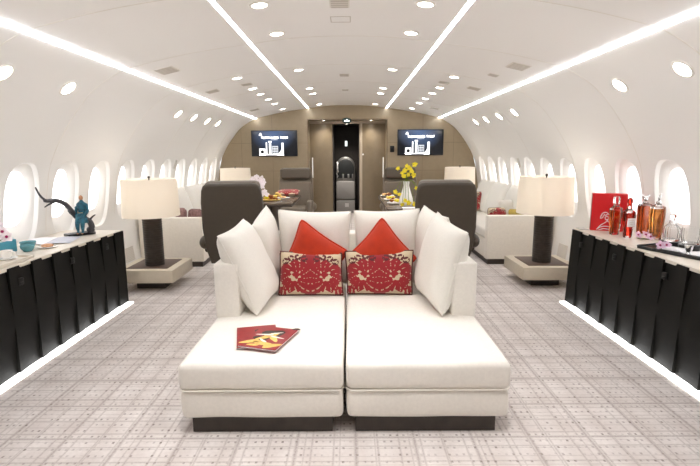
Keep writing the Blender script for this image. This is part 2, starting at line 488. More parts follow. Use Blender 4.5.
# ceiling ------------------------------------------------------------
b = B(); nx = 60
row = lambda y, x0=-1.82, x1=1.82: [b.bm.verts.new((CX + x0 + (x1 - x0) * k / nx, y, CZ(x0 + (x1 - x0) * k / nx))) for k in range(nx + 1)]
ys = [Y0 + (Y1 - Y0) * k / 8 for k in range(9)]
rows = [row(y) for y in ys]
for a, c in zip(rows, rows[1:]):
    for k in range(nx): b.bm.faces.new([a[k], a[k + 1], c[k + 1], c[k]])
tag(b.build('ceiling', CEIL, None, 60), kind='structure')

# panel joints: slim raised strips that follow the shell's curve
SEAMS = [-.82, .40, 1.62, 2.84, 4.06, 5.28, 6.50, 7.72, 8.94]
for i, ysm in enumerate(SEAMS):
    b = B(); pr = []
    for k in range(25):
        z = .75 + (2.112 - .75) * k / 24; nn = wall_normal(z, -1); pr.append((Vector((-WX(z), 0, z)), nn))
    for k in range(1, 40):
        x = -1.82 + 3.64 * k / 40; e = .01; d = (CZ(x + e) - CZ(x - e)) / (2 * e); pr.append((Vector((x, 0, CZ(x))), Vector((d, 0, -1)).normalized()))
    for k in range(25):
        z = 2.112 - (2.112 - .75) * k / 24; pr.append((Vector((WX(z), 0, z)), wall_normal(z, 1)))
    ring = []
    for p, nn in pr:
        q = []
        for dy, dn in ((-.004, -.003), (-.003, .0012), (.003, .0012), (.004, -.003)):
            q.append(b.bm.verts.new(p + nn * dn + Vector((CX, ysm + dy, 0))))
        ring.append(q)
    for a, c in zip(ring, ring[1:]):
        for k in range(3): b.bm.faces.new([a[k], a[k + 1], c[k + 1], c[k]])
    tag(b.build('trim_%d' % (i + 1), SEAM, None, 30), kind='structure')

# floor, end walls ----------------------------------------------------
b = B(); b.raw([(-2.8, Y0, 0), (2.8, Y0, 0), (2.8, 11.6, 0), (-2.8, 11.6, 0)], [(0, 1, 2, 3)])
tag(b.build('floor', CARPET, None, 0), kind='structure')
b = B(); b.box((CX, Y0 - .05, 1.25), (5.6, .1, 2.5)); tag(b.build('wall_front', WALL, None, 0), kind='structure')

DX0, DX1, DZ = -.805, .765, 2.084
b = B()
xs = sorted(set([-2.66 + 5.32 * k / 76 for k in range(77)] + [DX0 - CX, DX1 - CX]))
for xa, xb in zip(xs, xs[1:]):
    mid = (xa + xb) / 2 + CX
    z0 = DZ if DX0 < mid < DX1 else 0
    ta, tb = arch(xa) + .004, arch(xb) + .004
    b.raw([(CX + xa, Y1, z0), (CX + xb, Y1, z0), (CX + xb, Y1, tb), (CX + xa, Y1, ta)], [(0, 1, 2, 3)])
bmesh.ops.remove_doubles(b.bm, verts=b.bm.verts[:], dist=1e-5)
for x in (DX0, DX1): b.raw([(x, Y1, 0), (x, 9.96, 0), (x, 9.96, DZ), (x, Y1, DZ)], [(0, 1, 2, 3)])
b.raw([(DX0, Y1, DZ), (DX1, Y1, DZ), (DX1, 9.96, DZ), (DX0, 9.96, DZ)], [(0, 1, 2, 3)])
tag(b.build('wall_back', TAUPE, None, 0, fixn=False), kind='structure')
b = B()          # joints between the bulkhead's panels
for sg in (-1, 1):
    xi = DX0 if sg < 0 else DX1
    for z in (1.08, 1.63):
        x1 = CX + sg * (WX(z) - .02); b.box(((xi + x1) / 2, Y1 - .001, z), (abs(x1 - xi), .004, .006))
    for x in (1.50, 2.12): b.box((CX + sg * x, Y1 - .001, (arch(x) + .3) / 2), (.006, .004, arch(x) - .3))
b.box(((DX0 + DX1) / 2, Y1 - .003, DZ + .006), (DX1 - DX0 + .03, .008, .014))
for x in (DX0 - .007, DX1 + .007): b.box((x, Y1 - .003, DZ / 2), (.014, .008, DZ))
tag(b.build('trim_%d' % (len(SEAMS) + 1), TSEAM, None, 0), kind='structure')

OX0, OX1 = -.335, .225      # dark opening between the two sliding door leaves
for i, (xa, xb, hx) in enumerate(((DX0, OX0, -.755), (OX1, DX1, .722))):
    root = bpy.data.objects.new('door_%d' % (i + 1), None); link(root); root.location = ((xa + xb) / 2, 9.9, 0); tag(root, kind='structure')
    w = xb - xa
    b = B(); b.box((0, .02, 1.015), (w, .045, 2.03), .004); b.build('door_panel', TAUPED, root)
    b = B(); b.box((hx - (xa + xb) / 2, -.03, 1.13), (.02, .03, .42), .006)
    for dz in (-.16, .16): b.box((hx - (xa + xb) / 2, -.008, 1.13 + dz), (.016, .03, .016))
    b.build('door_handle', HANDLEL, root)
    if i == 1:
        b = B(); b.box((-w / 2 + .03, -.006, 1.015), (.06, .012, 2.03), .003); b.build('door_edge', TLIGHT, root)
        b = B(); b.lathe([(0, 0), (.018, 0), (.018, .012), (0, .014)], 16, (-w / 2 + .075, -.004, 1.40), Matrix.Rotation(PI / 2, 3, 'X')); b.build('door_lock', WHITEP, root)
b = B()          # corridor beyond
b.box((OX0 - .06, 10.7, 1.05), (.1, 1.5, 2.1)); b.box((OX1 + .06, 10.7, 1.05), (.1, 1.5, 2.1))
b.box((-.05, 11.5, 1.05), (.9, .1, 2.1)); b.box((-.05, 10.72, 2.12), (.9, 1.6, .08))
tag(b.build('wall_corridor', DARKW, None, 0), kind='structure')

b = B(); b.box(((DX0 + DX1) / 2, 9.95, 2.058), (DX1 - DX0, .05, .056)); tag(b.build('trim_%d' % (len(SEAMS) + 2), TLIGHT, None, 0), kind='structure')  # pale colour paints in the lit band under the doorway head

# ------------------------------------------------------------------ ceiling fittings
def ceil_frame(x):
    e = .01; d = (CZ(x + e) - CZ(x - e)) / (2 * e)
    return Matrix.Rotation(-math.atan(d), 3, 'Y'), Vector((CX + x, 0, CZ(x)))
def side_frame(x):
    lo, hi = 1.0, 2.112
    z = arch(x); nn = wall_normal(z, 1 if x > 0 else -1)
    return nn.to_track_quat('-Z', 'Y').to_matrix(), Vector((CX + x, 0, z))
SIDEN = {-1: 'on the figurine side', 1: 'on the red box side'}
def strip(x, label, w=.029):
    sg = 1 if x > 0 else -1
    R = Matrix.Rotation(-math.atan((CZ(x + .01) - CZ(x - .01)) / .02), 3, 'Y') if abs(x) < 1.8 else Matrix.Rotation(sg * .30, 3, 'Y')
    z = CZ(x) if abs(x) < 1.8 else 2.106
    ya = .2
    b = B(); b.box((0, 0, 0), (w, Y1 - ya - .01, .012), .001, rot=R)
    o = b.build('ceiling_light_strip', LEDSTRIP, None)
    o.location = (CX + x, (ya + Y1) / 2, z + .0045 * (1 if abs(x) < 1.8 else .4))
    tag(o, label, 'light strip', 'long light strips along the cabin ceiling')
strip(-1.82, 'long white light strip at the ceiling edge above the windows on the blue figurine side', .020)
strip(-.775, 'long white light strip in the flat ceiling, inner one on the blue figurine side')
strip(.775, 'long white light strip in the flat ceiling, inner one on the red box side')
strip(1.82, 'long white light strip at the ceiling edge above the windows on the red box side', .020)

proto_dl = None
ORD = ['nearest', 'second nearest', 'third nearest', 'fourth nearest', 'fifth nearest', 'sixth nearest', 'seventh nearest', 'eighth nearest']
def downlight(x, y, label, side=False):
    global proto_dl
    R, p = (side_frame(x) if side else ceil_frame(x)); p.y = y
    if proto_dl is None:
        proto_dl = thing('ceiling_downlight', label, 'downlight')
        b = B(); b.lathe([(.048, -.002), (.05, -.008), (.062, -.006), (.066, .0), (.06, .01)], 28); b.build('light_ring', RING, proto_dl)
        b = B(); b.lathe([(0, -.006), (.04, -.006), (.05, -.003), (.05, .008), (0, .008)], 28); b.build('light_lens', SPOT, proto_dl)
        o = proto_dl
    else: o = copy_thing(proto_dl, label=label)
    o['group'] = 'round recessed cabin downlights'
    o.location = p; o.rotation_euler = R.to_euler()
    if side: o.scale = (1.2, 1.2, 1.2)
inner = [3.15, 3.86, 5.45, 6.92, 7.5, 9.05]
outer = [5.39, 6.23, 6.78, 7.41, 8.03, 8.95]
for sg in (-1, 1):
    
    for i, y in enumerate(inner): downlight(sg * .525, y, '%s downlight in the row beside the inner light strip %s' % (ORD[i], SIDEN[sg]))
    for i, y in enumerate(outer):
        downlight(sg * 1.205, y, '%s downlight in the row between the light strips %s' % (ORD[i], SIDEN[sg]))
    for i, y in enumerate([3.05, 3.74, 6.08, 6.68, 7.31, 7.89]):
        downlight(sg * 2.13, y, '%s downlight on the curved wall over the windows %s' % (ORD[i], SIDEN[sg]), True)

def vent(x, y, w, d, label, m=VENTG):
    R, p = ceil_frame(x); p.y = y
    t = thing('ceiling_vent', label, 'vent', p, 0, 'grey vents in the ceiling'); t.rotation_euler = R.to_euler()
    b = B(); b.box((0, 0, -.002), (w, d, .006), .002); b.build('vent_frame', m, t)
    b = B()
    for k in range(5): b.box((0, -d / 2 + d * (k + .5) / 5, -.006), (w * .86, d * .09, .004))
    b.build('vent_slats', VENTD if m is VENTG else m, t)
for x, y, w, d, l in ((-1.61, 4.43, .17, .22, 'grey ceiling vent nearest the camera beside the outer strip on the figurine side'),
                      (-1.61, 5.85, .15, .16, 'second grey ceiling vent beside the outer strip on the figurine side'),
                      (-1.2, 5.88, .13, .13, 'small grey vent ahead of the second outer downlight on the figurine side'),
                      (-1.59, 8.27, .16, .16, 'grey ceiling vent near the bulkhead on the figurine side'),
                      (1.56, 4.39, .17, .22, 'grey ceiling vent nearest the camera beside the outer strip on the red box side'),
                      (1.5, 4.93, .10, .10, 'small pale vent just behind the nearest vent on the red box side'),
                      (1.54, 5.83, .15, .16, 'grey ceiling vent midway along the outer strip on the red box side'),
                      (1.18, 5.84, .13, .13, 'small grey vent ahead of the second outer downlight on the red box side'),
                      (1.51, 8.3, .16, .16, 'grey ceiling vent near the bulkhead on the red box side'),
                      (-.02, 3.2, .13, .20, 'grey vent in the middle of the ceiling nearest the camera'),
                      (-.02, 5.97, .12, .16, 'grey vent in the middle of the ceiling halfway to the bulkhead'),
                      (-.02, 7.3, .10, .14, 'faint grey vent in the middle of the ceiling beyond the halfway one')):
    vent(x, y, w, d, l)
# outlined hatch
R, p = ceil_frame(-.02); p.y = 3.58
b = B()
for c, d in (((0, .07, 0), (.14, .006, .005)), ((0, -.07, 0), (.14, .003, .005)), ((-.07, 0, 0), (.006, .14, .005)), ((.07, 0, 0), (.006, .14, .005))): b.box(c, d)
b.box((0, 0, .002), (.136, .136, .004), mi=1)
o = b.build('ceiling_hatch', [VENTD, CEIL], None, 0); o.location = p; tag(o, 'square ceiling hatch with a thin dark outline behind the middle vent', 'hatch')

def grille(name, sg, y, z, w, h, label):
    t = thing(name, label, 'vent', (CX + sg * (WX(z) - .004), y, z)); t.rotation_euler = (0, -sg * math.atan((WX(z + .05) - WX(z - .05)) / .1) * -1, 0)
    b = B(); b.box((0, 0, 0), (.012, w, h), .003); b.build('grille_frame', VENTG, t)
    b = B()
    k = int(h / .018)
    for i in range(k): b.box((-sg * .007, 0, -h / 2 + h * (i + .5) / k), (.004, w * .86, .006))
    b.build('grille_slats', VENTD, t)
grille('wall_grille', -1, 7.0, 1.27, .08, .13, 'small louvred grille on the wall between windows on the figurine side')
grille('wall_grille', 1, 7.0, 1.27, .08, .13, 'small louvred grille on the wall between windows on the red box side')
grille('wall_grille', -1, 5.5, .23, .22, .17, 'floor level wall grille behind the lamp table on the figurine side')
grille('wall_grille', 1, 5.55, .23, .22, .17, 'floor level wall grille behind the lamp table on the red box side')

# ------------------------------------------------------------------ bulkhead fittings
def television(x, z, label):
    W, H = .915, .508
    t = thing('wall_television', label, 'television', (x, Y1, z), 0, 'televisions on the bulkhead')
    b = B(); b.box((0, -.018, 0), (W, .036, H), .006); b.build('television_frame', BLACK, t)
    b = B(); b.box((0, -.0375, 0), (W - .018, .003, H - .018)); scr = b.build('screen', SCREEN, t, 0)
    P = lambda u, v: (-W / 2 + u * W, H / 2 - v * H)
    def poly(bb, pts, mi=0): bb.prism([P(*q) for q in pts], -.0012, (0, -.0392, 0), 'y', mi=mi)
    rect = lambda u0, v0, u1, v1: [(u0, v0), (u0, v1), (u1, v1), (u1, v0)]
    b = B()
    poly(b, [(.165, .19), (.245, .19), (.21, .085)]); b.build('screen_emblem', SCREENW, scr, 0); b = B()
    poly(b, rect(.17, .70, .30, .95)); poly(b, rect(.17, .92, .70, .95))
    poly(b, rect(.318, .46, .342, .92)); poly(b, rect(.385, .50, .43, .92)); poly(b, rect(.375, .41, .44, .47))
    poly(b, rect(.655, .48, .70, .95)); poly(b, [(.57, .95), (.66, .95), (.66, .70), (.635, .80), (.60, .87)])
    poly(b, rect(.45, .60, .58, .92), 1)
    b.build('screen_picture', [SCREENW, SCREENG], scr, 0)
    b = B()
    for i in range(3):
        for j in range(3): b.prism([P(*q) for q in rect(.465 + .038 * i, .64 + .09 * j, .49 + .038 * i, .69 + .09 * j)], -.0012, (0, -.0405, 0), 'y')
    b.prism([(p[0], p[1]) for p in circ(.035, 20, *P(.235, .825))], -.0012, (0, -.0405, 0), 'y')
    b.build('screen_cutouts', BLACK, scr, 0)
    b = B(); u = .225; rr = random.Random(3)
    for k in range(17):        # a headline of small capitals too small to read, in two words
        w = .024
        if k == 11: u += .03; continue
        poly(b, rect(u, .235, u + .007, .315)); poly(b, rect(u + .015, .235, u + .022, .315))
        v = rr.choice([.235, .265, .295]); poly(b, rect(u, v, u + .022, v + .02)); u += w + .0105
    for k in range(8): poly(b, rect(.43 + .018 * k, .345, .443 + .018 * k, .37), 1)
    b.build('screen_headline', [SCREENW, SCREENG], scr, 0)
television(-1.478, 1.625, 'wide television showing a white headline and skyline on navy, bulkhead on the figurine side')
television(1.433, 1.632, 'wide television showing a white headline and skyline on navy, beside the small black wall panel')
b = B(); b.box((0, -.008, 0), (.085, .016, .125), .004)
o = b.build('control_panel', BLACK, None); o.location = (.872, Y1, 1.505); tag(o, 'small black control panel on the bulkhead beside the doorway', 'control panel')
t = thing('exit_sign', 'dark oval sign with a white lit mark over the doorway', 'sign', (-.03, 9.47, 2.06))
b = B(); b.lathe([(0, -.02), (.082, -.02), (.094, 0), (.082, .02), (0, .02)], 28, rot=Matrix.Rotation(PI / 2, 3, 'X'), sy=.62)
sb = b.build('sign_body', SIGNG, t)
b = B(); b.prism([(-.05, -.02), (.05, -.02), (.05, .005), (.02, .005), (.0, .035), (-.02, .005), (-.05, .005)], -.003, (0, -.02, 0), 'y'); b.build('sign_mark', SIGNW, sb, 0)
for x in (-.5, .46):
    t = thing('doorway_downlight', 'tiny spotlight in the doorway head %s' % ('on the figurine side' if x < 0 else 'on the red box side'), 'downlight', (x, 9.7, DZ), 0, 'spotlights in the doorway head')
    b = B(); b.lathe([(0, -.004), (.03, -.004), (.03, .004)], 20); b.build('light_lens', SPOT, t)
    b = B(); b.lathe([(.03, -.006), (.042, -.005), (.042, .004)], 20); b.build('light_ring', RING, t)
b = B(); b.box((0, -.006, 0), (.05, .012, .12), .004); o = b.build('corridor_placard', SIGNW, None); o.location = (-.062, 11.45, 1.66)
tag(o, 'small glowing white placard on the dark corridor wall', 'placard')

# attendant jump seat in the corridor
t = thing('corridor_downlight', 'tiny spotlight in the dark corridor ceiling over the jump seat', 'downlight', (-.05, 10.75, 2.08))  # fill light added to brighten the jump seat
b = B(); b.lathe([(0, -.004), (.03, -.004), (.03, .004)], 20); b.build('light_lens', SPOT, t)
b = B(); b.lathe([(.03, -.006), (.042, -.005), (.042, .004)], 20); b.build('light_ring', RING, t)
t = thing('jump_seat', 'folded grey attendant jump seat with black backrest in the dark corridor', 'jump seat', (-.08, 11.42, 0))
out = [(-.235, .72)] + [(-.235 * math.cos(a) if False else -.235, z) for z, a in ()] 
top = [(.235 * math.cos(math.radians(a)), 1.10 + .25 * math.sin(math.radians(a))) for a in range(0, 181, 12)]
b = B(); b.prism(top + [(-.235, .3), (.235, .3)], -.10, (0, 0, 0), 'y', .012); b.build('seat_shell', STEEL, t)
topi = [(.195 * math.cos(math.radians(a)), 1.09 + .205 * math.sin(math.radians(a))) for a in range(0, 181, 12)]
b = B(); b.prism(topi + [(-.195, .84), (.195, .84)], -.05, (0, -.09, 0), 'y', .015); b.build('backrest', PADG, t)
b = B(); b.prism(rrect(.45, .44, .05, 4, 0, .55), -.12, (0, -.08, 0), 'y', .02); b.build('seat_pan', GREYSEAT, t)
b = B(); b.prism(rrect(.45, .30, .03, 4, 0, .16), -.14, (0, -.07, 0), 'y', .015); b.build('lower_cover', GREYSEAT, t)
b = B(); b.box((.03, -.212, .2), (.09, .004, .09)); b.build('cover_label', WHITEP, t)
b = B()
for x in (-.06, .07): b.box((x, -.15, .86), (.045, .012, .16), .003)
b.box((.17, -.15, .88), (.035, .012, .12), .003)
b.build('harness', STEEL, t)
h = B(); h.tube(spline([(-.19, -.16, 1.20), (-.19, -.2, 1.16), (-.19, -.2, 1.04), (-.19, -.16, 1.0)], 5), .018, 8)
h.ball((-.19, -.16, 1.2), .03, 10, 8); h.ball((-.19, -.16, 1.0), .03, 10, 8); h.tube(spline([(-.19, -.17, .99), (-.21, -.18, .94), (-.18, -.18, .9), (-.2, -.18, .86)], 5), .01, 6)
h.build('handset', WHITEP, t)

# ------------------------------------------------------------------ consoles
def console(sg, xf, lean, y_end, first_w, pitch, latches, label, npan=13):
    t = thing('wall_console', label, 'console', (0, 0, 0), 0, 'long consoles under the windows')
    XF = lambda z: xf - lean * (1 - z / .70)        # the front leans out a little towards the floor
    rec = lambda z: .024 * max(0, abs(z - .36) - .03) / .31
    y = y_end; panels = []
    for i in range(npan):
        w = first_w if i == 0 else pitch; yf, yn = y, y - w; y = yn
        b = B(); g = []
        for z in [.014, .08, .15, .22, .29, .33, .39, .43, .50, .57, .63, .704]:
            q = []
            for k in range(4):
                f = k / 3; q.append((sg * (XF(z) + (rec(z) if i else 0) * (1 - f)), yf + (yn - yf) * f, z))
            q += [(sg * (XF(z) + .05), yn, z), (sg * (XF(z) + .05), yf, z)]
            g.append([b.bm.verts.new(p) for p in q])
        m_ = 6
        for a, c in zip(g, g[1:]):
            for k in range(m_): b.bm.faces.new([a[k], a[(k + 1) % m_], c[(k + 1) % m_], c[k]])
        b.bm.faces.new(g[0]); b.bm.faces.new(g[-1])
        panels.append((yn, yf, b.build('front_panel', CONSOLE, t, 25)))
    y_near = y
    L = y_end - y_near; yc = (y_end + y_near) / 2
    xc0 = min(XF(0), XF(.7)) + .05
    b = B(); b.box((sg * (xc0 + 2.56) / 2, yc, .352), (2.56 - xc0, L - .01, .66), .004); b.build('carcass', CONSOLE, t)
    x_in = xf + .012; x_out = WX(.70) + (CX * sg) - .006
    b = B(); b.box((sg * (x_in + x_out) / 2, yc, .699), (x_out - x_in, L, .024), .003); b.build('countertop', STONE, t)
    b = B(); b.box((sg * (XF(0) - .014), yc, .005), (.066, L, .008), .002); b.build('floor_light', TOELED, t)
    for yl, zl in latches:
        b = B(); b.prism(rrect(.045, .05, .008, 3), -.010, (0, 0, 0), 'y', .002)
        b.box((0, -.010, -.008), (.028, .010, .010), .002)
        o = b.build('latch', CONSOLED, [p[2] for p in panels if p[0] <= yl <= p[1]][0]); o.location = (sg * (XF(zl) + .010), yl, zl); o.rotation_euler = (0, 0, -sg * PI / 2 + sg * .1)
    return t
console(-1, 2.115, -.005, 4.34, .16, .223, [(2.942, .597), (3.516, .605), (4.033, .61), (2.4, .6)], 'black faceted console with beige top under the windows, holding the blue figurine')
console(1, 2.090, .025, 4.29, .17, .222, [(4.113, .59), (3.576, .595), (2.985, .60), (2.42, .6)], 'black faceted console with beige top under the windows, holding the red box and bottles')

# ------------------------------------------------------------------ lamp tables and lamps
def lamp_table(x, y, label):
    t = thing('lamp_table', label, 'side table', (x, y, 0), 0, 'low square lamp tables')
    b = B(); b.box((0, 0, .055), (.30, .30, .11), .004); b.build('plinth', PLINTH, t)
    b = B(); b.box((0, 0, .167), (.60, .61, .134), .005); b.build('table_top', TABLEBEI, t)
    b = B(); b.box((0, 0.0, .236), (.43, .44, .008), .003); b.build('inlay_mat', MATBR, t)
    return t
def table_lamp(x, y, z, label):
    t = thing('table_lamp', label, 'lamp', (x, y, z), 0, 'drum shade table lamps')
    b = B(); prof = [(0, 0), (.1, 0)]; zz = 0
    while zz < .51:
        prof += [(.097, zz + .004), (.0985, zz + .012), (.0985, zz + .02), (.094, zz + .024)]; zz += .025
    prof += [(.07, .525), (0, .525)]
    b.lathe(prof, 32); b.build('lamp_column', COLUMN, t)
    b = B()
    b.lathe([(.284, .530), (.288, .530), (.276, .918), (.272, .918), (.284, .530)], 48); b.build('lamp_shade', SHADE, t, 50)
    b = B(); b.tube([(0, 0, .51), (0, 0, .93)], .007, 8); b.ball((0, 0, .935), .014, 10, 8)
    for a in (0, 2 * PI / 3, 4 * PI / 3): b.tube([(0, 0, .89), (.273 * math.cos(a), .273 * math.sin(a), .89)], .003, 6)
    b.build('shade_holder', COLUMN, t)
    b = B(); b.ball((0, 0, .66), .04, 14, 10, (1, 1, 1.2)); b.build('light_bulb', WHITEP, t)
    return t
SDV = {-1: 'beside the console with the blue figurine', 1: 'beside the console with the red box'}
def lamp_light(x, y, z, p):
    for dz in (-.10, .12):
        L = bpy.data.lights.new('lamp_bulb_light', 'POINT'); L.energy = p; L.color = (1, .96, .90); L.shadow_soft_size = .05
        o = bpy.data.objects.new('lamp_bulb_light', L); link(o); o.location = (x, y, z + .66 + dz)
lamp_table(-2.105, 4.97, 'low beige square lamp table beside the console with the blue figurine')
lamp_table(2.115, 5.01, 'low beige square lamp table beside the console with the red box')
table_lamp(-2.085, 4.92, .24, 'large white drum lamp on dark column, near one on the figurine side')
table_lamp(2.108, 4.98, .24, 'large white drum lamp on dark column, near one on the red box side')
lamp_table(-2.11, 8.3 + .62, 'low beige lamp table hidden beyond the divan on the figurine side')
lamp_table(2.07, 8.3 + .62, 'low beige lamp table hidden beyond the divan on the red box side')
table_lamp(-2.13, 8.85, .24, 'far white drum lamp behind the armchair on the figurine side')
table_lamp(2.09, 8.85, .24, 'far white drum lamp behind the armchair on the red box side')

# ------------------------------------------------------------------ pillows
def pillow(name, label, cat, c4, thick, m, group=None, pipe=None, nseg=22, pinch=.045, seed=1, fringe=0, wr=.006, rnd=0):
    """c4: world corners bottom-left, bottom-right, top-right, top-left as seen from its face side"""
    c4 = [Vector(c) for c in c4]; cen = sum(c4, Vector()) / 4
    nrm = ((c4[1] - c4[0]) + (c4[2] - c4[3])).cross((c4[3] - c4[0]) + (c4[2] - c4[1])).normalized()
    def base(u, v):      # u,v in -1..1, edges drawn in so that the corners stand out as ears
        uu = u * (1 - pinch * (1 - v * v)); vv = v * (1 - pinch * (1 - u * u))
        q_ = 1 - rnd * (u * v) ** 6; uu *= q_; vv *= q_      # corners rounded off
        a, b_ = (uu + 1) / 2, (vv + 1) / 2
        return (c4[0] * (1 - a) * (1 - b_) + c4[1] * a * (1 - b_) + c4[2] * a * b_ + c4[3] * (1 - a) * b_) - cen
    bb = B(); uvl = bb.bm.loops.layers.uv.new('UVMap'); grid = {}
    for sd in (1, -1):
        for i in range(nseg + 1):
            for j in range(nseg + 1):
                u = math.sin((i / nseg - .5) * PI); v = math.sin((j / nseg - .5) * PI)
                edge = i in (0, nseg) or j in (0, nseg)
                if edge and sd == -1: grid[(sd, i, j)] = grid[(1, i, j)]; continue
                th = thick / 2 * ((1 - u ** 4) * (1 - v ** 4)) ** .55
                p = base(u, v)
                if not edge:
                    q = p * 9 + Vector((seed * 3.1, seed, sd))
                    p = p + nrm * sd * (th + wr * noise.noise(q) * min(1, th / .02)+ .5 * wr * noise.noise(p * 26 + Vector((seed, 0, 0))))
                grid[(sd, i, j)] = bb.bm.verts.new(p)
    for sd in (1, -1):
        for i in range(nseg):
            for j in range(nseg):
                ids = [(i, j), (i + 1, j), (i + 1, j + 1), (i, j + 1)]
                if sd < 0: ids = ids[::-1]
                f = bb.bm.faces.new([grid[(sd, *k)] for k in ids])
                for lp, k in zip(f.loops, ids):
                    lp[uvl].uv = ((math.sin((k[0] / nseg - .5) * PI) + 1) / 2, (math.sin((k[1] / nseg - .5) * PI) + 1) / 2)
    root = thing(name, label, cat, cen, 0, group)
    body = bb.build('cushion_body', m, root, 80, fixn=False)
    e = [base(-1 + 2 * k / 24, -1) for k in range(24)] + [base(1, -1 + 2 * k / 24) for k in range(24)] + [base(1 - 2 * k / 24, 1) for k in range(24)] + [base(-1, 1 - 2 * k / 24) for k in range(25)]
    pb = B(); pb.tube(e, fringe if fringe else .0045, 6, cap=False); pb.build('piping', pipe or m, body)
    return root

# ------------------------------------------------------------------ sofa
SEATZ = .383
def sofa_half(sg, label):
    cx = -.427 if sg < 0 else .407
    t = thing('sofa_section', label, 'sofa', (cx, 2.165, 0), 0, 'two white sofa sections pushed together')
    w = .817; yb = 1.72
    b = B(); b.box((-.005 if sg < 0 else -.006, .03 + .83, .043), (.715, 1.66, .086), .003); b.build('plinth', PLINTH, t)
    def soft(name, c, d, r, puff, bulge, m=LINEN, cuts=14):
        tm = bmesh.new(); bmesh.ops.create_cube(tm, size=1)
        for v in tm.verts: v.co = Vector((v.co.x * d[0], v.co.y * d[1], v.co.z * d[2]))
        bmesh.ops.bevel(tm, geom=tm.edges[:], offset=r, segments=4, profile=.5, affect='EDGES')
        bmesh.ops.subdivide_edges(tm, edges=[e for e in tm.edges if e.calc_length() > .25], cuts=cuts, use_grid_fill=True)
        bmesh.ops.subdivide_edges(tm, edges=[e for e in tm.edges if abs(e.verts[0].co.z - e.verts[1].co.z) > .05], cuts=4, use_grid_fill=True)
        for v in tm.verts:
            fx, fy, fz = 2 * v.co.x / d[0], 2 * v.co.y / d[1], 2 * v.co.z / d[2]
            q = Vector((v.co.x * 5 + c[0], v.co.y * 5, v.co.z * 9 + sg))
            if puff: v.co.z += puff * (1 - min(1, abs(fx)) ** 3) * (1 - min(1, abs(fy)) ** 3) * (1 if fz > 0 else 0)
            bl = bulge * (1 - fz * fz)
            if abs(fy) > .97: v.co.y += math.copysign(bl, fy)
            if abs(fx) > .95: v.co.x += math.copysign(bl * .6, fx)
            v.co += Vector((noise.noise(q) * .003, noise.noise(q + Vector((9, 0, 0))) * .003, noise.noise(q + Vector((0, 9, 0))) * .003))
        bb = B(); bb._take(tm, c); return bb.build(name, m, t, 60)
    soft('seat_base', (0, yb / 2, .086 + .0785), (w - .006, yb - .004, .157), .026, 0, .006)
    soft('seat_cushion', (0, yb / 2 - .006, .243 + .070), (w, yb, .140), .026, .009, .004)
    ya, ye = .67, 1.74
    b = B(); b.box((sg * (w / 2 - .078), (ya + ye) / 2, .555), (.155, ye - ya, .355), .014, 3); b.build('armrest', LINEN, t)
    b = B(); b.box((0, yb + .085, .417), (w, .17, .66), .014, 3); b.build('backrest', LINEN, t)
    b = B()
    b.tube([(-w / 2 - .001, yb - .1, .243), (-w / 2 - .001, .02, .243), (-w / 2 + .02, -.005, .243), (w / 2 - .02, -.005, .243), (w / 2 + .001, .02, .243), (w / 2 + .001, yb - .1, .243)], .004, 6); b.build('cushion_seam', LINEN, t)
    return t
sofa_half(-1, 'white linen sofa section with a red magazine pair on its seat')
sofa_half(1, 'white linen sofa section with a bare seat, nearer the red box console')

WG = 'large white linen sofa cushions'
fl = [(-0.565, 2.811, 0.402), (-0.521, 3.362, 0.402), (-0.749, 3.342, 0.948), (-0.798, 2.831, 0.909)]
pillow('sofa_cushion', 'white linen cushion leaning on the armrest behind the magazines', 'cushion', fl, .20, PILLOW, WG, seed=1, pinch=.065, rnd=.012)
fr = [(0.521, 3.382, 0.402), (0.595, 2.782, 0.402), (0.752, 2.851, 0.918), (0.644, 3.303, 0.997)]
pillow('sofa_cushion', 'white linen cushion leaning on the armrest of the bare sofa section', 'cushion', fr, .20, PILLOW, WG, seed=2, pinch=.065, rnd=.012)
rl = [(-0.589, 3.303, 0.417), (-0.550, 3.657, 0.417), (-0.644, 3.696, 1.007), (-0.688, 3.342, 0.894)]
pillow('sofa_cushion', 'white linen cushion in the back corner, sharp peak under the pink orchid', 'cushion', rl, .19, PILLOW, WG, seed=3, pinch=.065, rnd=.012)
rr_ = [(0.566, 3.657, 0.417), (0.610, 3.244, 0.417), (0.738, 3.362, 0.943), (0.600, 3.637, 1.007)]
pillow('sofa_cushion', 'white linen cushion in the back corner half hidden by the armrest cushion', 'cushion', rr_, .19, PILLOW, WG, seed=4, pinch=.065, rnd=.012)
bl = [(-0.540, 3.539, 0.402), (0.025, 3.539, 0.402), (0.030, 3.637, 0.963), (-0.545, 3.637, 0.979)]
pillow('sofa_cushion', 'white linen back cushion behind the lopsided orange-red cushion', 'cushion', bl, .19, PILLOW, WG, seed=5, pinch=.065, rnd=.012)
br = [(0.054, 3.539, 0.402), (0.566, 3.539, 0.402), (0.566, 3.637, 0.982), (0.049, 3.637, 0.969)]
pillow('sofa_cushion', 'white linen back cushion behind the peaked symmetrical orange-red cushion', 'cushion', br, .19, PILLOW, WG, seed=6, pinch=.065, rnd=.012)
OG = 'orange-red velvet sofa cushions'
pillow('velvet_cushion', 'orange-red velvet cushion on its corner, lopsided with a long slope', 'cushion', [(-0.152, 3.362, 0.417), (0.010, 3.411, 0.687), (-0.344, 3.450, 0.933), (-0.491, 3.391, 0.574)], .17, VELVET, OG, VELVET, fringe=.011, rnd=.06, seed=7, pinch=.10)
pillow('velvet_cushion', 'orange-red velvet cushion on its corner, evenly peaked like a tent', 'cushion', [(0.256, 3.362, 0.402), (0.521, 3.401, 0.633), (0.259, 3.450, 0.943), (-0.005, 3.401, 0.648)], .17, VELVET, OG, VELVET, fringe=.011, rnd=.06, seed=8, pinch=.10)
PG = 'red damask lumbar cushions'
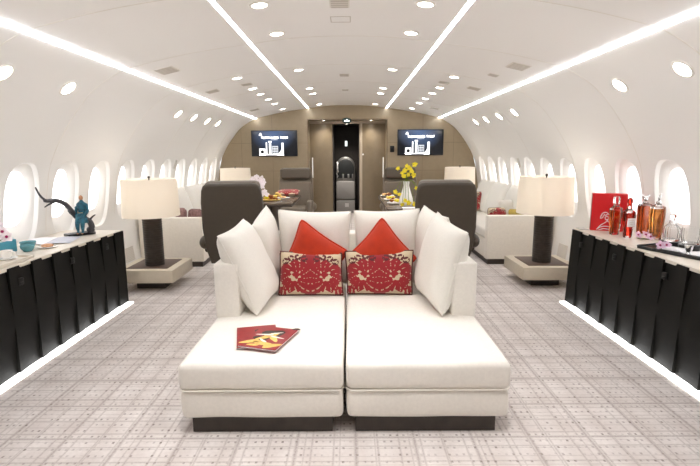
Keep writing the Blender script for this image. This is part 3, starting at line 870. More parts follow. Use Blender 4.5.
pillow('damask_cushion', 'red and cream damask cushion in front of the lopsided orange-red one', 'cushion', [(-0.499, 3.273, 0.395), (-0.034, 3.273, 0.395), (-0.044, 3.362, 0.684), (-0.491, 3.362, 0.697)], .13, DAMASK, PG, PIPING, seed=9, fringe=.008, pinch=.03)
pillow('damask_cushion', 'red and cream damask cushion in front of the tent-peaked orange-red one', 'cushion', [(0.000, 3.303, 0.395), (0.467, 3.273, 0.395), (0.482, 3.362, 0.702), (-0.017, 3.382, 0.692)], .13, DAMASK, PG, PIPING, seed=10, fringe=.008, pinch=.03)

# magazines
def magazine(x, y, z, rz, label, full):
    W, H = .222, .30
    t = thing('magazine', label, 'magazine', (x, y, z), rz, 'red magazines on the sofa')
    b = B(); b.box((0, 0, .004), (W - .004, H - .004, .007)); b.build('pages', PAPER, t, 0)
    b = B(); b.box((0, 0, .0083), (W, H, .0016)); b.box((0, 0, .0003), (W, H, .0006)); b.box((-W / 2 - .0005, 0, .0045), (.002, H, .009)); b.build('cover', MAGRED, t, 0)
    b = B()
    def blob(cx, cy, rx, ry, a, mi, h, n=16, wob=.15):
        pts = []
        for k in range(n):
            th = 2 * PI * k / n; r = 1 + wob * math.sin(3 * th + cx * 40)
            px, py = rx * r * math.cos(th), ry * r * math.sin(th)
            pts.append((cx + px * math.cos(a) - py * math.sin(a), cy + px * math.sin(a) + py * math.cos(a)))
        b.prism([(p[0] * 1.15, p[1] * 1.15) for p in pts], .0004, (0, 0, .0092 + h), 'z', mi=mi)
    if full:
        blob(.0, .045, .055, .05, .3, 0, 0); blob(-.03, -.02, .04, .03, 0, 0, .0001)
        for cx, cy, rx, ry, a in ((.0, .03, .035, .02, .6), (-.02, -.005, .045, .016, .9), (.03, -.01, .04, .016, -.9), (-.06, -.07, .05, .018, .5), (.0, -.075, .05, .018, -.1), (.055, -.09, .045, .02, .6), (-.03, -.1, .03, .012, .2)):
            blob(cx, cy, rx, ry, a, 1, .0004)
        for cx, cy, rx, ry, a in ((-.03, .025, .045, .008, .2), (.035, .008, .04, .007, -.2), (.015, .055, .03, .006, .5), (-.01, -.045, .03, .007, -.6)):
            blob(cx, cy, rx, ry, a, 2, .0008)
        blob(.085, .13, .022, .012, .1, 0, .0002)
    else:
        blob(.03, .05, .04, .04, .3, 0, 0); blob(-.05, -.10, .03, .01, .4, 1, .0002)
    b.build('cover_picture', [MAGGREEN, MAGYEL, MAGWHITE], t, 0)
SZ = SEATZ + .008
magazine(-.503, 2.492, SZ, math.radians(13), 'red magazine lying underneath the yellow flower magazine', False)
magazine(-.428, 2.440, SZ + .0105, math.radians(-17), 'red magazine with a yellow flower cover, topmost on the white sofa', True)

# ------------------------------------------------------------------ armchairs
def armchair(x, y, rz, label, w=.66, hz=0, mats=(LEATHER, LEATHERL, LEATHERD)):
    """origin on the floor under the seat; the chair looks along +Y"""
    t = thing('swivel_armchair', label, 'armchair', (x, y, 0), rz, 'taupe leather swivel armchairs')
    sh, pad, hd = mats
    tilt = Matrix.Rotation(math.radians(6), 3, 'X')
    half = [(w * .40, .22), (w * .47, .40), (w * .5, .62), (w * .495, .90), (w * .475, 1.03), (w * .445, 1.08), (w * .40, 1.100), (w * .33, 1.107)]
    poly = [(p[0], p[1]) for p in half] + [(-p[0], p[1]) for p in half[::-1]]
    Rp = lambda b_, poly_, d, yy, r, seg=4: b_.prism([(p[0], p[1] - .2) for p in poly_], d, (0, yy, .2), 'y', r, seg, rot=tilt)
    b = B(); Rp(b, poly, .10, -.34, .035); b.build('back_shell', sh, t)
    hp = [(w * .40, .42), (w * .455, .62), (w * .45, .86)]
    b = B(); Rp(b, [(p[0], p[1]) for p in hp + [(w*.44,.90),(w * .40, .915)]] + [(-p[0], p[1]) for p in (hp + [(w*.44,.90),(w * .40, .915)])[::-1]], .11, -.25, .04); b.build('back_pad', pad, t)
    b = B(); Rp(b, rrect(w * .89, .21, .06, 5, 0, 1.015 + hz), .17, -.30, .045); b.build('headrest', hd, t)
    b = B(); b.box((0, .03, .40), (w * .74, .58, .15), .05, 4); b.build('seat', pad, t)
    for s in (-1, 1):
        arm = [(-.26, .34), (-.28, .48), (-.22, .56), (.10, .60), (.24, .575), (.27, .50), (.24, .34)]
        b = B(); tm = B(); b.prism([(p[0], p[1]) for p in arm], .10, (0, 0, 0), 'y', .03, 3, rot=Matrix.Rotation(PI / 2, 3, 'Z'))
        o = b.build('armrest', sh, t); o.location = (s * w * .45 + .05, 0, 0)
        b = B(); b.ball((s * w * .50, -.22, .45), .09, 16, 12, (.75, 1.5, .85)); b.build('arm_hinge', sh, t)
    b = B(); b.lathe([(0, .06), (.07, .06), (.07, .33), (0, .33)], 24); b.box((0, .02, .32), (.4, .45, .04), .01); b.build('pedestal', BLACK, t)
    b = B(); b.lathe([(0, 0), (.26, 0), (.26, .03), (.08, .06), (0, .06)], 32); b.build('floor_base', sh, t)
    return t
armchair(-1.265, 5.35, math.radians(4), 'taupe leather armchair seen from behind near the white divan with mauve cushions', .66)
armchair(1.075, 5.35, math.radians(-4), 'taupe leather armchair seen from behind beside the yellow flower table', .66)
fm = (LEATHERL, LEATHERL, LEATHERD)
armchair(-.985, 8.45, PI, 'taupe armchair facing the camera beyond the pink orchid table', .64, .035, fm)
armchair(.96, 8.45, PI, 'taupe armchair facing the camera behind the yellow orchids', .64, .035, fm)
pillow('damask_cushion', 'red patterned cushion lying on the far end of the pink orchid table', 'cushion', [(-1.22, 7.72, .75), (-.84, 7.74, .75), (-.82, 7.96, .80), (-1.20, 7.96, .80)], .085, DAMASK, None, PIPING, seed=12, fringe=.006)

# ------------------------------------------------------------------ dining tables
def dining_table(x0, x1, y0, y1, label):
    t = thing('dining_table', label, 'table', ((x0 + x1) / 2, (y0 + y1) / 2, 0), 0, 'dark dining tables')
    w, d = x1 - x0, y1 - y0
    b = B(); b.box((0, 0, .70), (w, d, .022), .004); b.build('table_top', WOODT, t)
    b = B(); b.box((0, 0, .672), (w - .01, d - .01, .034), .004); b.build('table_edge', WOODE, t)
    b = B(); b.box((0, 0, .34), (.16, d * .55, .64), .01); b.build('table_leg', WOODE, t)
    b = B(); b.box((0, 0, .012), (.34, d * .7, .024), .006); b.build('floor_plate', WOODE, t)
    return t
TZ = .712
dining_table(-1.66, -.815, 6.72, 8.05, 'dark wood dining table with pink orchid and food platter')
dining_table(.505, 1.42, 5.98, 8.0, 'dark wood dining table with white vase of yellow orchids')

def bloom(b, c, r, face, mats=(0, 1), petals=5, rng=random):
    face = Vector(face).normalized(); R = face.to_track_quat('Z', 'Y').to_matrix()
    a0 = rng.random() * 6
    for k in range(petals):
        a = a0 + 2 * PI * k / petals; L = r * (1 if k % 2 == 0 else .85)
        pts = []; m_ = 5
        ca, sa = math.cos(a), math.sin(a)
        grid = []
        for i in range(m_ + 1):
            f = i / m_; wd = .42 * L * math.sin(PI * (.12 + .83 * f)) ; lift = .25 * L * math.sin(PI * f * .8)
            q = []
            for s in (-1, 0, 1):
                p = Vector((f * L * ca - s * wd * sa, f * L * sa + s * wd * ca, lift + .06 * L * abs(s)))
                q.append(b.bm.verts.new(Vector(c) + R @ p))
            grid.append(q)
        for g0, g1 in zip(grid, grid[1:]):
            for s in range(2): b.bm.faces.new([g0[s], g0[s + 1], g1[s + 1], g1[s]]).material_index = mats[0]
    b.ball(Vector(c) + R @ Vector((0, 0, r * .18)), r * .22, 8, 6, mi=mats[1])

def orchid_pot(x, y, z, label, blooms, petal, lip, pot_h=.10, pot_r=.05, r=.045, potm=PORC):
    t = thing('potted_orchid', label, 'flowers', (x, y, z))
    b = B(); b.lathe([(0, 0), (pot_r * .75, 0), (pot_r, pot_h), (pot_r * .9, pot_h), (pot_r * .8, pot_h * .85), (0, pot_h * .85)], 24); b.build('pot', potm, t)
    b = B()
    for q in blooms: b.tube(spline([(0, 0, pot_h * .8), (q[0] * .4, q[1] * .4, (q[2] + pot_h) * .6), (q[0], q[1], q[2])], 5), .003, 5)
    b.build('stem', GREEN, t)
    rng = random.Random(int(abs(x) * 100))
    for q in blooms:
        b = B(); bloom(b, q, r * (.85 + .3 * rng.random()), (rng.uniform(-.5, .5), -1, rng.uniform(-.1, .6)), rng=rng); b.build('flower', [petal, lip], t, 60)
    return t
orchid_pot(-1.36, 7.1, TZ, 'pale pink orchid in a small pot at the table end behind the armchair', [(-.08, 0, .33), (-.02, -.02, .36), (.04, 0, .33), (.07, -.02, .28), (-.04, -.03, .29), (.02, -.03, .26), (.05, 0, .21), (.09, -.02, .14), (.05, -.04, .11), (.12, -.03, .10)], PALEPINK, PALEPINK, r=.052)

def platter(x, y, z, rx, ry, label, seed, nfood=14, pm=PORC, cols=(GOLD, BROWN, YELLOW), cat='platter', h=.02):
    t = thing('food_platter', label, cat, (x, y, z))
    b = B(); b.lathe([(0, 0), (.55, 0), (.75, .004), (1, .016), (.97, .02), (.72, .009), (0, .007)], 32, sx=rx, sy=ry)
    for v in b.bm.verts: pass
    b.build('plate', pm, t)
    rng = random.Random(seed)
    for k in range(nfood):
        a = rng.random() * 6.28; f = rng.random() ** .5 * .68
        s = .016 + .014 * rng.random()
        b = B(); b.ball((rx * f * math.cos(a), ry * f * math.sin(a), .012 + s * .7 + rng.random() * h), s, 10, 7, (1.5, 1.2, .8), Matrix.Rotation(rng.random() * 3, 3, 'Z')); b.build('food_piece', rng.choice(cols), t)
    return t
platter(-1.20, 7.12, TZ, .17, .12, 'oval platter heaped with golden fruit and pastries beside the pink orchid', 2, 22, GOLD, (GOLD, GOLD, BROWN, YELLOW), h=.05)
platter(-1.07, 7.42, TZ, .14, .11, 'plate with a round loaf behind the golden platter', 5, 8, PORC, (GOLD, PEACH), h=.06)
platter(.64, 7.75, TZ, .12, .12, 'white plate of small bites, farthest of the three at the table edge', 7, 9, PORC, (GOLD, PEACH, BROWN))
platter(.65, 7.12, TZ, .12, .12, 'white plate of small bites, middle of the three at the table edge', 8, 9, PORC, (GOLD, BROWN, YELLOW))
platter(.67, 6.58, TZ, .13, .12, 'white plate of small bites, nearest of the three at the table edge', 9, 10, PORC, (GOLD, YELLOW, BROWN))
# white vase of yellow orchids
t = thing('flower_vase', 'tall white vase with yellow orchids on the dark table', 'vase', (.78, 6.3, TZ))
b = B(); b.lathe([(0, 0), (.085, 0), (.10, .04), (.09, .10), (.058, .2), (.038, .27), (.042, .33), (.036, .33), (.02, .27), (0, .26)], 28); b.build('vase_body', PORC, t)
bl_ = [(-.09, 0, .50), (-.05, -.03, .44), (-.02, -.03, .47), (.02, -.03, .42), (.05, 0, .46), (0, -.02, .53), (.09, 0, .55), (-.03, -.04, .40), (.07, -.03, .41), (.03, 0, .50),
       (-.12, -.06, .19), (-.08, -.08, .16), (.10, -.07, .24), (.13, -.06, .20), (.12, -.08, .15), (-.02, -.10, .08), (.02, -.10, .05), (.08, -.1, .03), (-.05, -.1, .03)]
b = B()
for q in bl_: b.tube(spline([(0, 0, .3), (q[0] * .6, q[1] * .6, max(.34, q[2] * .8 + .1)), (q[0] * 1.25, q[1], q[2])], 5), .003, 5)
b.build('stem', GREEN, t)
rng = random.Random(4)
for q in bl_:
    b = B(); bloom(b, (q[0] * 1.25, q[1], q[2]), .037 * (.8 + .4 * rng.random()), (rng.uniform(-.6, .6), -1, rng.uniform(-.2, .6)), rng=rng); b.build('flower', [YELLOW, YELLOW], t, 60)
b = B()
g = [[b.bm.verts.new((.70 + .03 * i + .0, 5.975 - (.004 + .004 * math.sin(i * 1.3)), TZ + .004 - .03 * j)) for i in range(9)] for j in range(6)]
top_ = [b.bm.verts.new((.70 + .03 * i, 6.13, TZ + .003)) for i in range(9)]
for i in range(8): b.bm.faces.new([top_[i], top_[i + 1], g[0][i + 1], g[0][i]])
for j in range(5):
    for i in range(8): b.bm.faces.new([g[j][i], g[j][i + 1], g[j + 1][i + 1], g[j + 1][i]])
o = b.build('table_napkin', PAPER, None, 60); tag(o, 'white cloth hanging over the table end below the yellow orchids', 'napkin')

# ------------------------------------------------------------------ divans along the walls
def divan(sg, xi, y0, y1, label):
    xo = WX(.4) + CX * sg - .03
    t = thing('wall_divan', label, 'sofa', (0, 0, 0), 0, 'white divans along the cabin walls')
    xc, w, yc, L = sg * (xi + xo) / 2, xo - xi, (y0 + y1) / 2, y1 - y0
    b = B(); b.box((xc, yc, .035), (w - .06, L - .06, .07)); b.build('plinth', PLINTH, t)
    b = B(); b.box((xc, y0 + .055, .35), (w, .11, .56), .012, 3); b.build('end_panel', DIVANF, t)
    b = B(); b.box((xc, y1 - .055, .335), (w, .11, .53), .012, 3); b.build('end_panel', DIVANF, t)
    b = B(); b.box((xc, yc, .19), (w - .02, L - .2, .24), .01); b.build('seat_base', DIVANF, t)
    b = B()
    b.box((xc, yc, .375), (w - .02, L - .23, .13), .03, 3); b.build('seat_cushion', LINEN, t)
    b = B(); b.box((sg * (xo - .05), yc, .58), (.08, L - .24, .36), .02, 3); b.build('backrest', DIVANF, t)
    return t
divan(-1, 1.825, 5.77, 8.45, 'white divan along the wall with mauve cushions, on the figurine side')
divan(1, 1.755, 5.83, 8.45, 'white divan along the wall with red and gold cushions, on the red box side')
DG = 'white back cushions of the wall divans'
wq = ['nearest', 'middle', 'farthest']
for sg, ysl in ((-1, (6.02, 6.82, 7.60)), (1, (6.10, 6.88, 7.62))):
    for k, y in enumerate(ysl):
        xa, xb = sg * 2.23, sg * 2.39
        q = [(xa, y + .74, .45), (xa, y, .45), (xb, y + .02, .95), (xb, y + .72, .95)]
        if sg < 0: q = [q[1], q[0], q[3], q[2]]
        pillow('divan_cushion', 'white back cushion, %s of three on the divan %s' % (wq[k], SIDEN[sg]), 'cushion', q, .17, PILLOW, DG, seed=20 + k + sg, pinch=.03)
def lump(name, label, c, rx, rz_, th, m, yaw, group=None, pipe=None, lean=.25, seed=3, rnd=.1):
    c = Vector(c); a = Vector((math.cos(yaw), math.sin(yaw), 0)); bk = Vector((-math.sin(yaw), math.cos(yaw), 0))
    q = [c - a * rx, c + a * rx, c + a * rx + Vector((0, 0, 2 * rz_)) + bk * lean * rz_, c - a * rx + Vector((0, 0, 2 * rz_)) + bk * lean * rz_]
    return pillow(name, label, 'cushion', q, th, m, group, pipe, seed=seed, nseg=16, rnd=rnd, wr=.012)
lump('throw_cushion', 'mauve brown cushion nearer the window on the figurine side divan', (-2.26, 6.12, .455), .12, .13, .18, MAUVE, .15, 'mauve cushions', seed=31, rnd=.22)
lump('throw_cushion', 'mauve brown cushion nearer the aisle on the figurine side divan', (-2.05, 6.18, .455), .10, .12, .17, MAUVE, -.35, 'mauve cushions', seed=32, rnd=.22)
lump('throw_cushion', 'red and white patterned cushion lying at the near end of the divan', (1.985, 6.17, .455), .14, .12, .12, DAMASK, .3, None, PIPING, seed=33)
lump('throw_cushion', 'olive gold cushion beside the lamp on the divan on the red box side', (2.24, 6.12, .455), .12, .11, .12, OLIVE, -.15, None, seed=34)
lump('throw_cushion', 'cream cushion between the red patterned and olive ones on the divan', (2.14, 6.27, .455), .13, .165, .12, PILLOW, .5, None, seed=35)
lump('throw_cushion', 'red patterned cushion standing at the far end of the divan', (2.22, 7.85, .455), .15, .16, .13, DAMASK, .6, None, PIPING, seed=36)

# ------------------------------------------------------------------ left console: figurine, tea things
CZT = .712
t = thing('figurine', 'small blue robed figure seated on a dark bare branch sculpture', 'sculpture', (-2.362, 4.055, CZT), math.radians(54))
Ri = Matrix.Rotation(-math.radians(54), 3, 'Z')       # parts below are given along the cabin's axes
W_ = lambda x, y, z: tuple(Ri @ Vector((x, y, z)))
b = B(); b.box((.005, .0, .012), (.225, .105, .024), .005); b.build('base', BLACK, t)
b = B()
main = spline([W_(.085, .035, .02), W_(.092, .04, .07), W_(.08, .03, .12), W_(.05, .0, .15), W_(.012, -.04, .168), W_(.006, -.10, .235), W_(-.008, -.15, .292), W_(-.030, -.22, .326), W_(-.053, -.30, .332), W_(-.056, -.33, .338)], 5)
nm = len(main)
b.tube(main, [.027 - .013 * (k / (nm - 1)) for k in range(nm)], 10)
tip = spline([W_(-.050, -.29, .330), W_(-.054, -.34, .349), W_(-.060, -.38, .389), W_(-.058, -.42, .448)], 5)
b.tube(tip, [.011 - .005 * k / (len(tip) - 1) for k in range(len(tip))], 8)
for pts in ([W_(.012, -.06, .18), W_(-.02, -.06, .195), W_(-.045, -.06, .225)], [W_(-.034, -.23, .322), W_(-.055, -.29, .30), W_(-.062, -.33, .284)], [W_(.08, .03, .125), W_(.11, .04, .16), W_(.13, .05, .175)]):
    q = spline(pts, 5); b.tube(q, [.010 - .006 * k / (len(q) - 1) for k in range(len(q))], 8)
b.ball(W_(.085, .03, .045), .034, 12, 8, (1.0, .8, .9))
b.build('branch', BRANCH, t)
FO = (.068, -.035, .0)          # where the figure sits
Wf = lambda x, y, z: W_(x * .92 + FO[0], y + FO[1], z)

def skin_body(name, joints, bones, m, parent):
    me = bpy.data.meshes.new(name); me.from_pydata([j[0] for j in joints], bones, [])
    o = bpy.data.objects.new(name, me); link(o, parent); me.materials.append(m)
    md = o.modifiers.new('Skin', 'SKIN'); md.use_smooth_shade = True
    if not me.skin_vertices: me.attributes.new('skin', 'FLOAT2', 'POINT') if False else None
    for i, j in enumerate(joints): me.skin_vertices[0].data[i].radius = (j[1], j[2] if len(j) > 2 else j[1])
    me.skin_vertices[0].data[0].use_root = True
    s = o.modifiers.new('Subdivision', 'SUBSURF'); s.levels = 2; s.render_levels = 2
    return o
J = [(Wf(.0, -.01, .165), .034, .030), (Wf(0, -.008, .205), .030, .026), (Wf(0, -.005, .245), .036, .026), (Wf(0, -.004, .285), .030, .02), (Wf(0, -.005, .305), .011), (Wf(0, -.008, .325), .013), (Wf(0, -.010, .342), .010),
     (Wf(-.042, -.004, .272), .016), (Wf(-.055, -.012, .215), .013), (Wf(-.035, -.045, .175), .010), (Wf(-.025, -.058, .168), .006),
     (Wf(.042, -.004, .272), .016), (Wf(.055, -.012, .215), .013), (Wf(.035, -.045, .175), .010), (Wf(.025, -.058, .168), .006),
     (Wf(-.022, -.05, .158), .022), (Wf(-.024, -.062, .10), .019), (Wf(-.022, -.058, .045), .010), (Wf(-.022, -.075, .033), .008),
     (Wf(.022, -.05, .158), .022), (Wf(.026, -.062, .10), .019), (Wf(.020, -.058, .045), .010), (Wf(.022, -.075, .033), .008)]
bones = [(0, 1), (1, 2), (2, 3), (3, 4), (4, 5), (5, 6), (3, 7), (7, 8), (8, 9), (9, 10), (3, 11), (11, 12), (12, 13), (13, 14), (0, 15), (15, 16), (16, 17), (17, 18), (0, 19), (19, 20), (20, 21), (21, 22)]
try:
    skin_body('figure', J, bones, BLUEROBE, t)
except Exception as ex:
    print('SKIN', ex)
b = B(); b.lathe([(.030, .205), (.036, .19), (.044, .15), (.050, .118), (.046, .118), (.040, .15), (.030, .19)], 20, Wf(0, -.022, 0), sy=.9); b.build('robe_skirt', BLUEROBE, t)
b = B(); b.lathe([(.033, .196), (.036, .196), (.036, .208), (.033, .208)], 20, Wf(0, -.010, 0), sy=.85); b.build('robe_sash', GOLD, t)
b = B(); b.ball(Wf(0, -.008, .333), .0175, 14, 10, (.95, 1, 1.25)); b.lathe([(.0, .0), (.010, .0), (.009, .02), (0, .02)], 10, Wf(0, -.005, .300)); b.build('figure_head', SKIN, t)
b = B()
for s in (-1, 1): b.tube([Wf(s * .022, -.060, .075), Wf(s * .021, -.059, .045), Wf(s * .022, -.074, .030)], [.0085, .0075, .007], 8)
b.build('figure_legs', SKIN, t)

# magazines / paper behind
t = thing('open_brochure', 'open white brochure lying on the console before the figurine', 'brochure', (-2.44, 3.77, CZT), .25); t.scale = (1.25, 1.35, 1)
for s, m in ((-1, PAPER), (1, PAPERB)):
    b = B(); g = []
    for i in range(7):
        f = i / 6; z = .002 + .008 * math.sin(PI * f) * (1 - f * .4)
        g.append([b.bm.verts.new((s * f * .15, -.12, z)), b.bm.verts.new((s * f * .15, .12, z))])
    for a, c in zip(g, g[1:]): b.bm.faces.new([a[0], c[0], c[1], a[1]])
    b.build('page', m, t, 60)
# teal box with white lid and orchid on it
t = thing('teal_box', 'teal blue square box with white lid at the window', 'box', (-2.525, 3.27, CZT), .05)
b = B(); b.box((0, 0, .045), (.20, .20, .09), .004); b.build('box_body', TEAL, t)
b = B(); b.box((0, 0, .096), (.185, .185, .012), .003); b.build('box_lid', PAPER, t)
t = thing('orchid_sprig', 'white and magenta orchid sprig on the teal box', 'flowers', (-2.43, 3.22, CZT + .102))
b = B()
sp_ = [(0, 0, .11), (.04, -.02, .07), (-.05, -.01, .08), (-.02, -.02, .14), (.05, 0, .03), (-.06, -.03, .02), (.0, -.05, .03)]
for q in sp_: b.tube(spline([(0, 0, 0.003), (q[0] * .5, q[1] * .5, q[2] * .6), q], 4), .002, 5)
b.build('stem', GREEN, t)
rng = random.Random(11)
for k, q in enumerate(sp_):
    b = B(); bloom(b, q, .045, (.3, -1, .3), rng=rng); b.build('flower', [PALEPINK if k != 0 else YELLOW if k == 3 else PALEPINK, MAGENTA], t, 60)
def bowl(x, y, r, h, m, label, name='tea_bowl', cat='bowl', group=None, sx=1):
    t = thing(name, label, cat, (x, y, CZT), 0, group)
    b = B(); b.lathe([(0, .004), (r * .55, 0), (r * .6, .004), (r * .9, h * .5), (r, h), (r * .96, h), (r * .84, h * .5), (r * .5, .012), (0, .012)], 28, sx=sx); b.build('bowl_body', m, t)
    return t
bowl(-2.345, 3.36, .047, .045, TEALG, 'teal glazed bowl at the console edge, front of two', group='teal bowls')
bowl(-2.415, 3.47, .054, .052, TEALG, 'teal glazed bowl behind the front teal bowl', group='teal bowls')
t = thing('pastry_plate', 'small plate with a peach coloured pastry beside the teal bowls', 'plate', (-2.29, 3.50, CZT))
b = B(); b.lathe([(0, 0), (.05, 0), (.07, .008), (.067, .011), (.048, .005), (0, .005)], 28); b.build('plate', PORC, t)
b = B(); b.ball((0, 0, .016), .042, 16, 10, (1, 1, .32)); b.build('pastry', PEACH, t)
t = thing('serving_tray', 'beige rimmed tray carrying the white cup at the console end', 'tray', (-2.27, 2.93, CZT))
b = B(); b.box((0, 0, .005), (.24, .42, .008), .003)
for c, d in (((.115, 0, .012), (.01, .42, .016)), ((-.115, 0, .012), (.01, .42, .016)), ((0, .205, .012), (.24, .01, .016)), ((0, -.205, .012), (.24, .01, .016))): b.box(c, d, .002)
b.build('tray_body', STONE, t)
t = thing('tea_cup', 'white porcelain tea cup on its saucer on the beige tray', 'cup', (-2.28, 3.06, CZT + .009))
b = B(); b.lathe([(0, 0), (.04, 0), (.062, .008), (.06, .011), (0, .005)], 28); b.build('saucer', PORC, t)
b = B(); b.lathe([(0, .006), (.022, .006), (.036, .03), (.038, .058), (.035, .058), (.033, .03), (.02, .012), (0, .012)], 28); b.build('cup_body', PORC, t)
b = B(); b.tube(spline([(.036, 0, .05), (.058, 0, .048), (.06, 0, .028), (.036, 0, .022)], 6), .004, 8); b.build('cup_handle', PORC, t)
t = thing('tea_cup', 'white porcelain tea cup at the near end of the beige tray', 'cup', (-2.28, 2.84, CZT + .009))
b = B(); b.lathe([(0, 0), (.04, 0), (.06, .008), (.058, .011), (0, .005)], 28); b.build('saucer', TEALG, t)
b = B(); b.lathe([(0, .006), (.022, .006), (.034, .03), (.036, .05), (.033, .05), (.031, .03), (.02, .012), (0, .012)], 28); b.build('cup_body', PORC, t)

# ------------------------------------------------------------------ right console: red box, bottles, tray
t = thing('presentation_box', 'tall red presentation box with white prancing drawing behind the bottles', 'box', (2.345, 4.17, CZT), math.radians(-24))
b = B(); b.box((0, 0, .167), (.275, .10, .334), .003); bx_ = b.build('box_body', RED, t)
b = B(); b.box((-.139, 0, .167), (.004, .098, .332)); b.build('box_spine', REDD, bx_)
b = B()
Z = lambda pts: [(-.1375 + p[0] * .275, -.051, p[1] * .334) for p in pts]
for pts in ([(.28, .40), (.33, .48), (.42, .50), (.50, .45), (.56, .40), (.52, .36), (.44, .40), (.40, .34), (.48, .28), (.55, .22), (.62, .20)],
            [(.28, .40), (.27, .34), (.33, .36), (.36, .42)], [(.48, .28), (.40, .22), (.30, .16), (.22, .08), (.18, .03)], [(.18, .03), (.28, .10), (.42, .13), (.55, .12)],
            [(.40, .34), (.44, .30), (.52, .33), (.60, .30)], [(.24, .02), (.38, .06), (.55, .05)], [(.36, .46), (.40, .42), (.46, .45)], [(.56, .40), (.62, .44), (.70, .40)]):
    s = spline(Z(pts), 5); b.tube(s, .0035, 6)
b.build('drawing', PAPER, bx_)

def bottle(x, y, label, body, liquid, stopper, h_stop, rz=0, lab=None, mat_=AMBER, stop_mat=GLASS, sq=None):
    t = thing('spirit_bottle', label, 'bottle', (x, y, CZT), rz, 'spirit bottles beside the red box')
    def shape(prof, k, mname, mm, e):
        b = B()
        if sq:
            n = 32; rings = []
            for r, z in prof:
                rings.append([b.bm.verts.new((sup(2 * PI * i / n, r, r * sq, e)[0], sup(2 * PI * i / n, r, r * sq, e)[1], z)) for i in range(n)])
            for a, c in zip(rings, rings[1:]):
                for i in range(n): b.bm.faces.new([a[i], a[(i + 1) % n], c[(i + 1) % n], c[i]])
            b.bm.faces.new(rings[0]); b.bm.faces.new(rings[-1])
        else: b.lathe([(0, prof[0][1])] + prof + [(0, prof[-1][1])], 28)
        return b.build(mname, mm, t, 35)
    shape(body, 1, 'bottle_glass', GLASS, 5)
    shape(liquid, 1, 'spirit', mat_, 5)
    b = B(); stopper(b); b.build('stopper', stop_mat, t)
    if lab:
        b = B(); b.box((0, -lab[3], lab[2]), (lab[0], .003, lab[1]), .001); lb = b.build('bottle_label', LABELW, t)
        b = B()
        for k in range(3): b.box((0, -lab[3] - .002, lab[2] + lab[1] * (.25 - .22 * k)), (lab[0] * (.6 - .12 * k), .001, lab[1] * .05))
        b.build('label_lines', VENTD, lb)
    return t
bottle(2.285, 3.95, 'tall square amber bottle with crystal stopper in front of the red box',
       [(.030, 0), (.034, .006), (.046, .20), (.044, .225), (.022, .245), (.020, .262)], [(.025, .016), (.029, .02), (.040, .198), (.036, .212)],
       lambda b: b.box((0, 0, .295), (.042, .042, .06), .008), 0, .15, sq=.75, mat_=AMBER)
bottle(2.31, 3.80, 'dark red bottle with white label and round stopper',
       [(.026, 0), (.030, .006), (.050, .19), (.046, .215), (.020, .235), (.017, .265)], [(.022, .016), (.026, .02), (.044, .188), (.038, .205)],
       lambda b: (b.ball((0, 0, .300), .024, 14, 10, (1, .7, 1.3)), b.lathe([(0, .262), (.017, .262), (.017, .276), (0, .276)], 16)), 0, .1, lab=(.066, .07, .128, .034), sq=.62, mat_=DEEPRED, stop_mat=DEEPRED)
bottle(2.51, 3.92, 'square red-amber decanter with silver bird stopper behind the golden bottle',
       [(.038, 0), (.042, .006), (.050, .24), (.044, .262), (.020, .272), (.018, .285)], [(.032, .016), (.036, .02), (.044, .236), (.038, .25)],
       lambda b: (b.ball((0, 0, .306), .022, 12, 8, (1, .8, .8)), b.tube(spline([(-.03, 0, .335), (0, 0, .318), (.03, 0, .338)], 5), .009, 8)), 0, .1, sq=.8, mat_=AMBER, stop_mat=CHROME)
bottle(2.475, 3.70, 'tall golden amber bottle with a slender upright silver stopper',
       [(.034, 0), (.038, .006), (.052, .19), (.050, .262), (.022, .282), (.018, .29)], [(.028, .016), (.032, .02), (.046, .188), (.043, .25)],
       lambda b: (b.tube([(0, 0, .285), (.004, 0, .33), (.014, 0, .37)], [.014, .010, .006], 10), b.ball((.002, 0, .30), .018, 10, 8)), 0, .05, sq=.75, mat_=GOLDEN, stop_mat=CHROME)

def sprig(x, y, z, label, pts, petal, r=.03):
    t = thing('orchid_blossom', label, 'flowers', (x, y, z))
    rng = random.Random(int(x * 1000))
    for q in pts:
        b = B(); bloom(b, q, r, (rng.uniform(-.5, .3), -1, rng.uniform(.3, 1)), rng=rng); b.build('flower', [petal, MAGENTA], t, 60)
    b = B(); b.tube([(pts[0][0], pts[0][1], .004), (pts[-1][0], pts[-1][1], .004)], .003, 6); b.build('stem', GREEN, t)
sprig(2.41, 3.74, CZT, 'pink orchid blossoms between the red bottle and golden bottle', [(-.05, 0, .03), (0, -.02, .035), (.05, .0, .04), (.02, -.05, .025)], PINK, .036)
t = thing('bar_tray', 'black and silver bar tray with glasses at the console end', 'tray', (2.375, 3.17, CZT), math.radians(20))
b = B(); b.prism(rrect(.34, .56, .03, 5), .012, (0, 0, 0), 'z', .003); b.build('tray_body', BLACK, t)
b = B(); e = rrect(.335, .555, .03, 5); e.append(e[0]); b.tube([(p[0], p[1], .016) for p in e], .006, 8, cap=False); b.build('tray_rim', BLACK, t)
b = B(); b.prism(rrect(.20, .36, .02, 4), .002, (0, 0, .0125), 'z'); b.build('tray_mat', PAPER, t)
TR = CZT + .016
for x, y, l in ((2.375, 3.37, 'black round coaster under the crystal decanter'), (2.41, 3.22, 'black round coaster under the crystal tumbler')):
    t = thing('round_coaster', l, 'coaster', (x, y, TR), 0, 'black coasters on the bar tray')
    b = B(); b.lathe([(0, 0), (.060, 0), (.070, .02), (.072, .034), (.066, .036), (0, .034)], 28); b.build('coaster_body', BLACK, t)
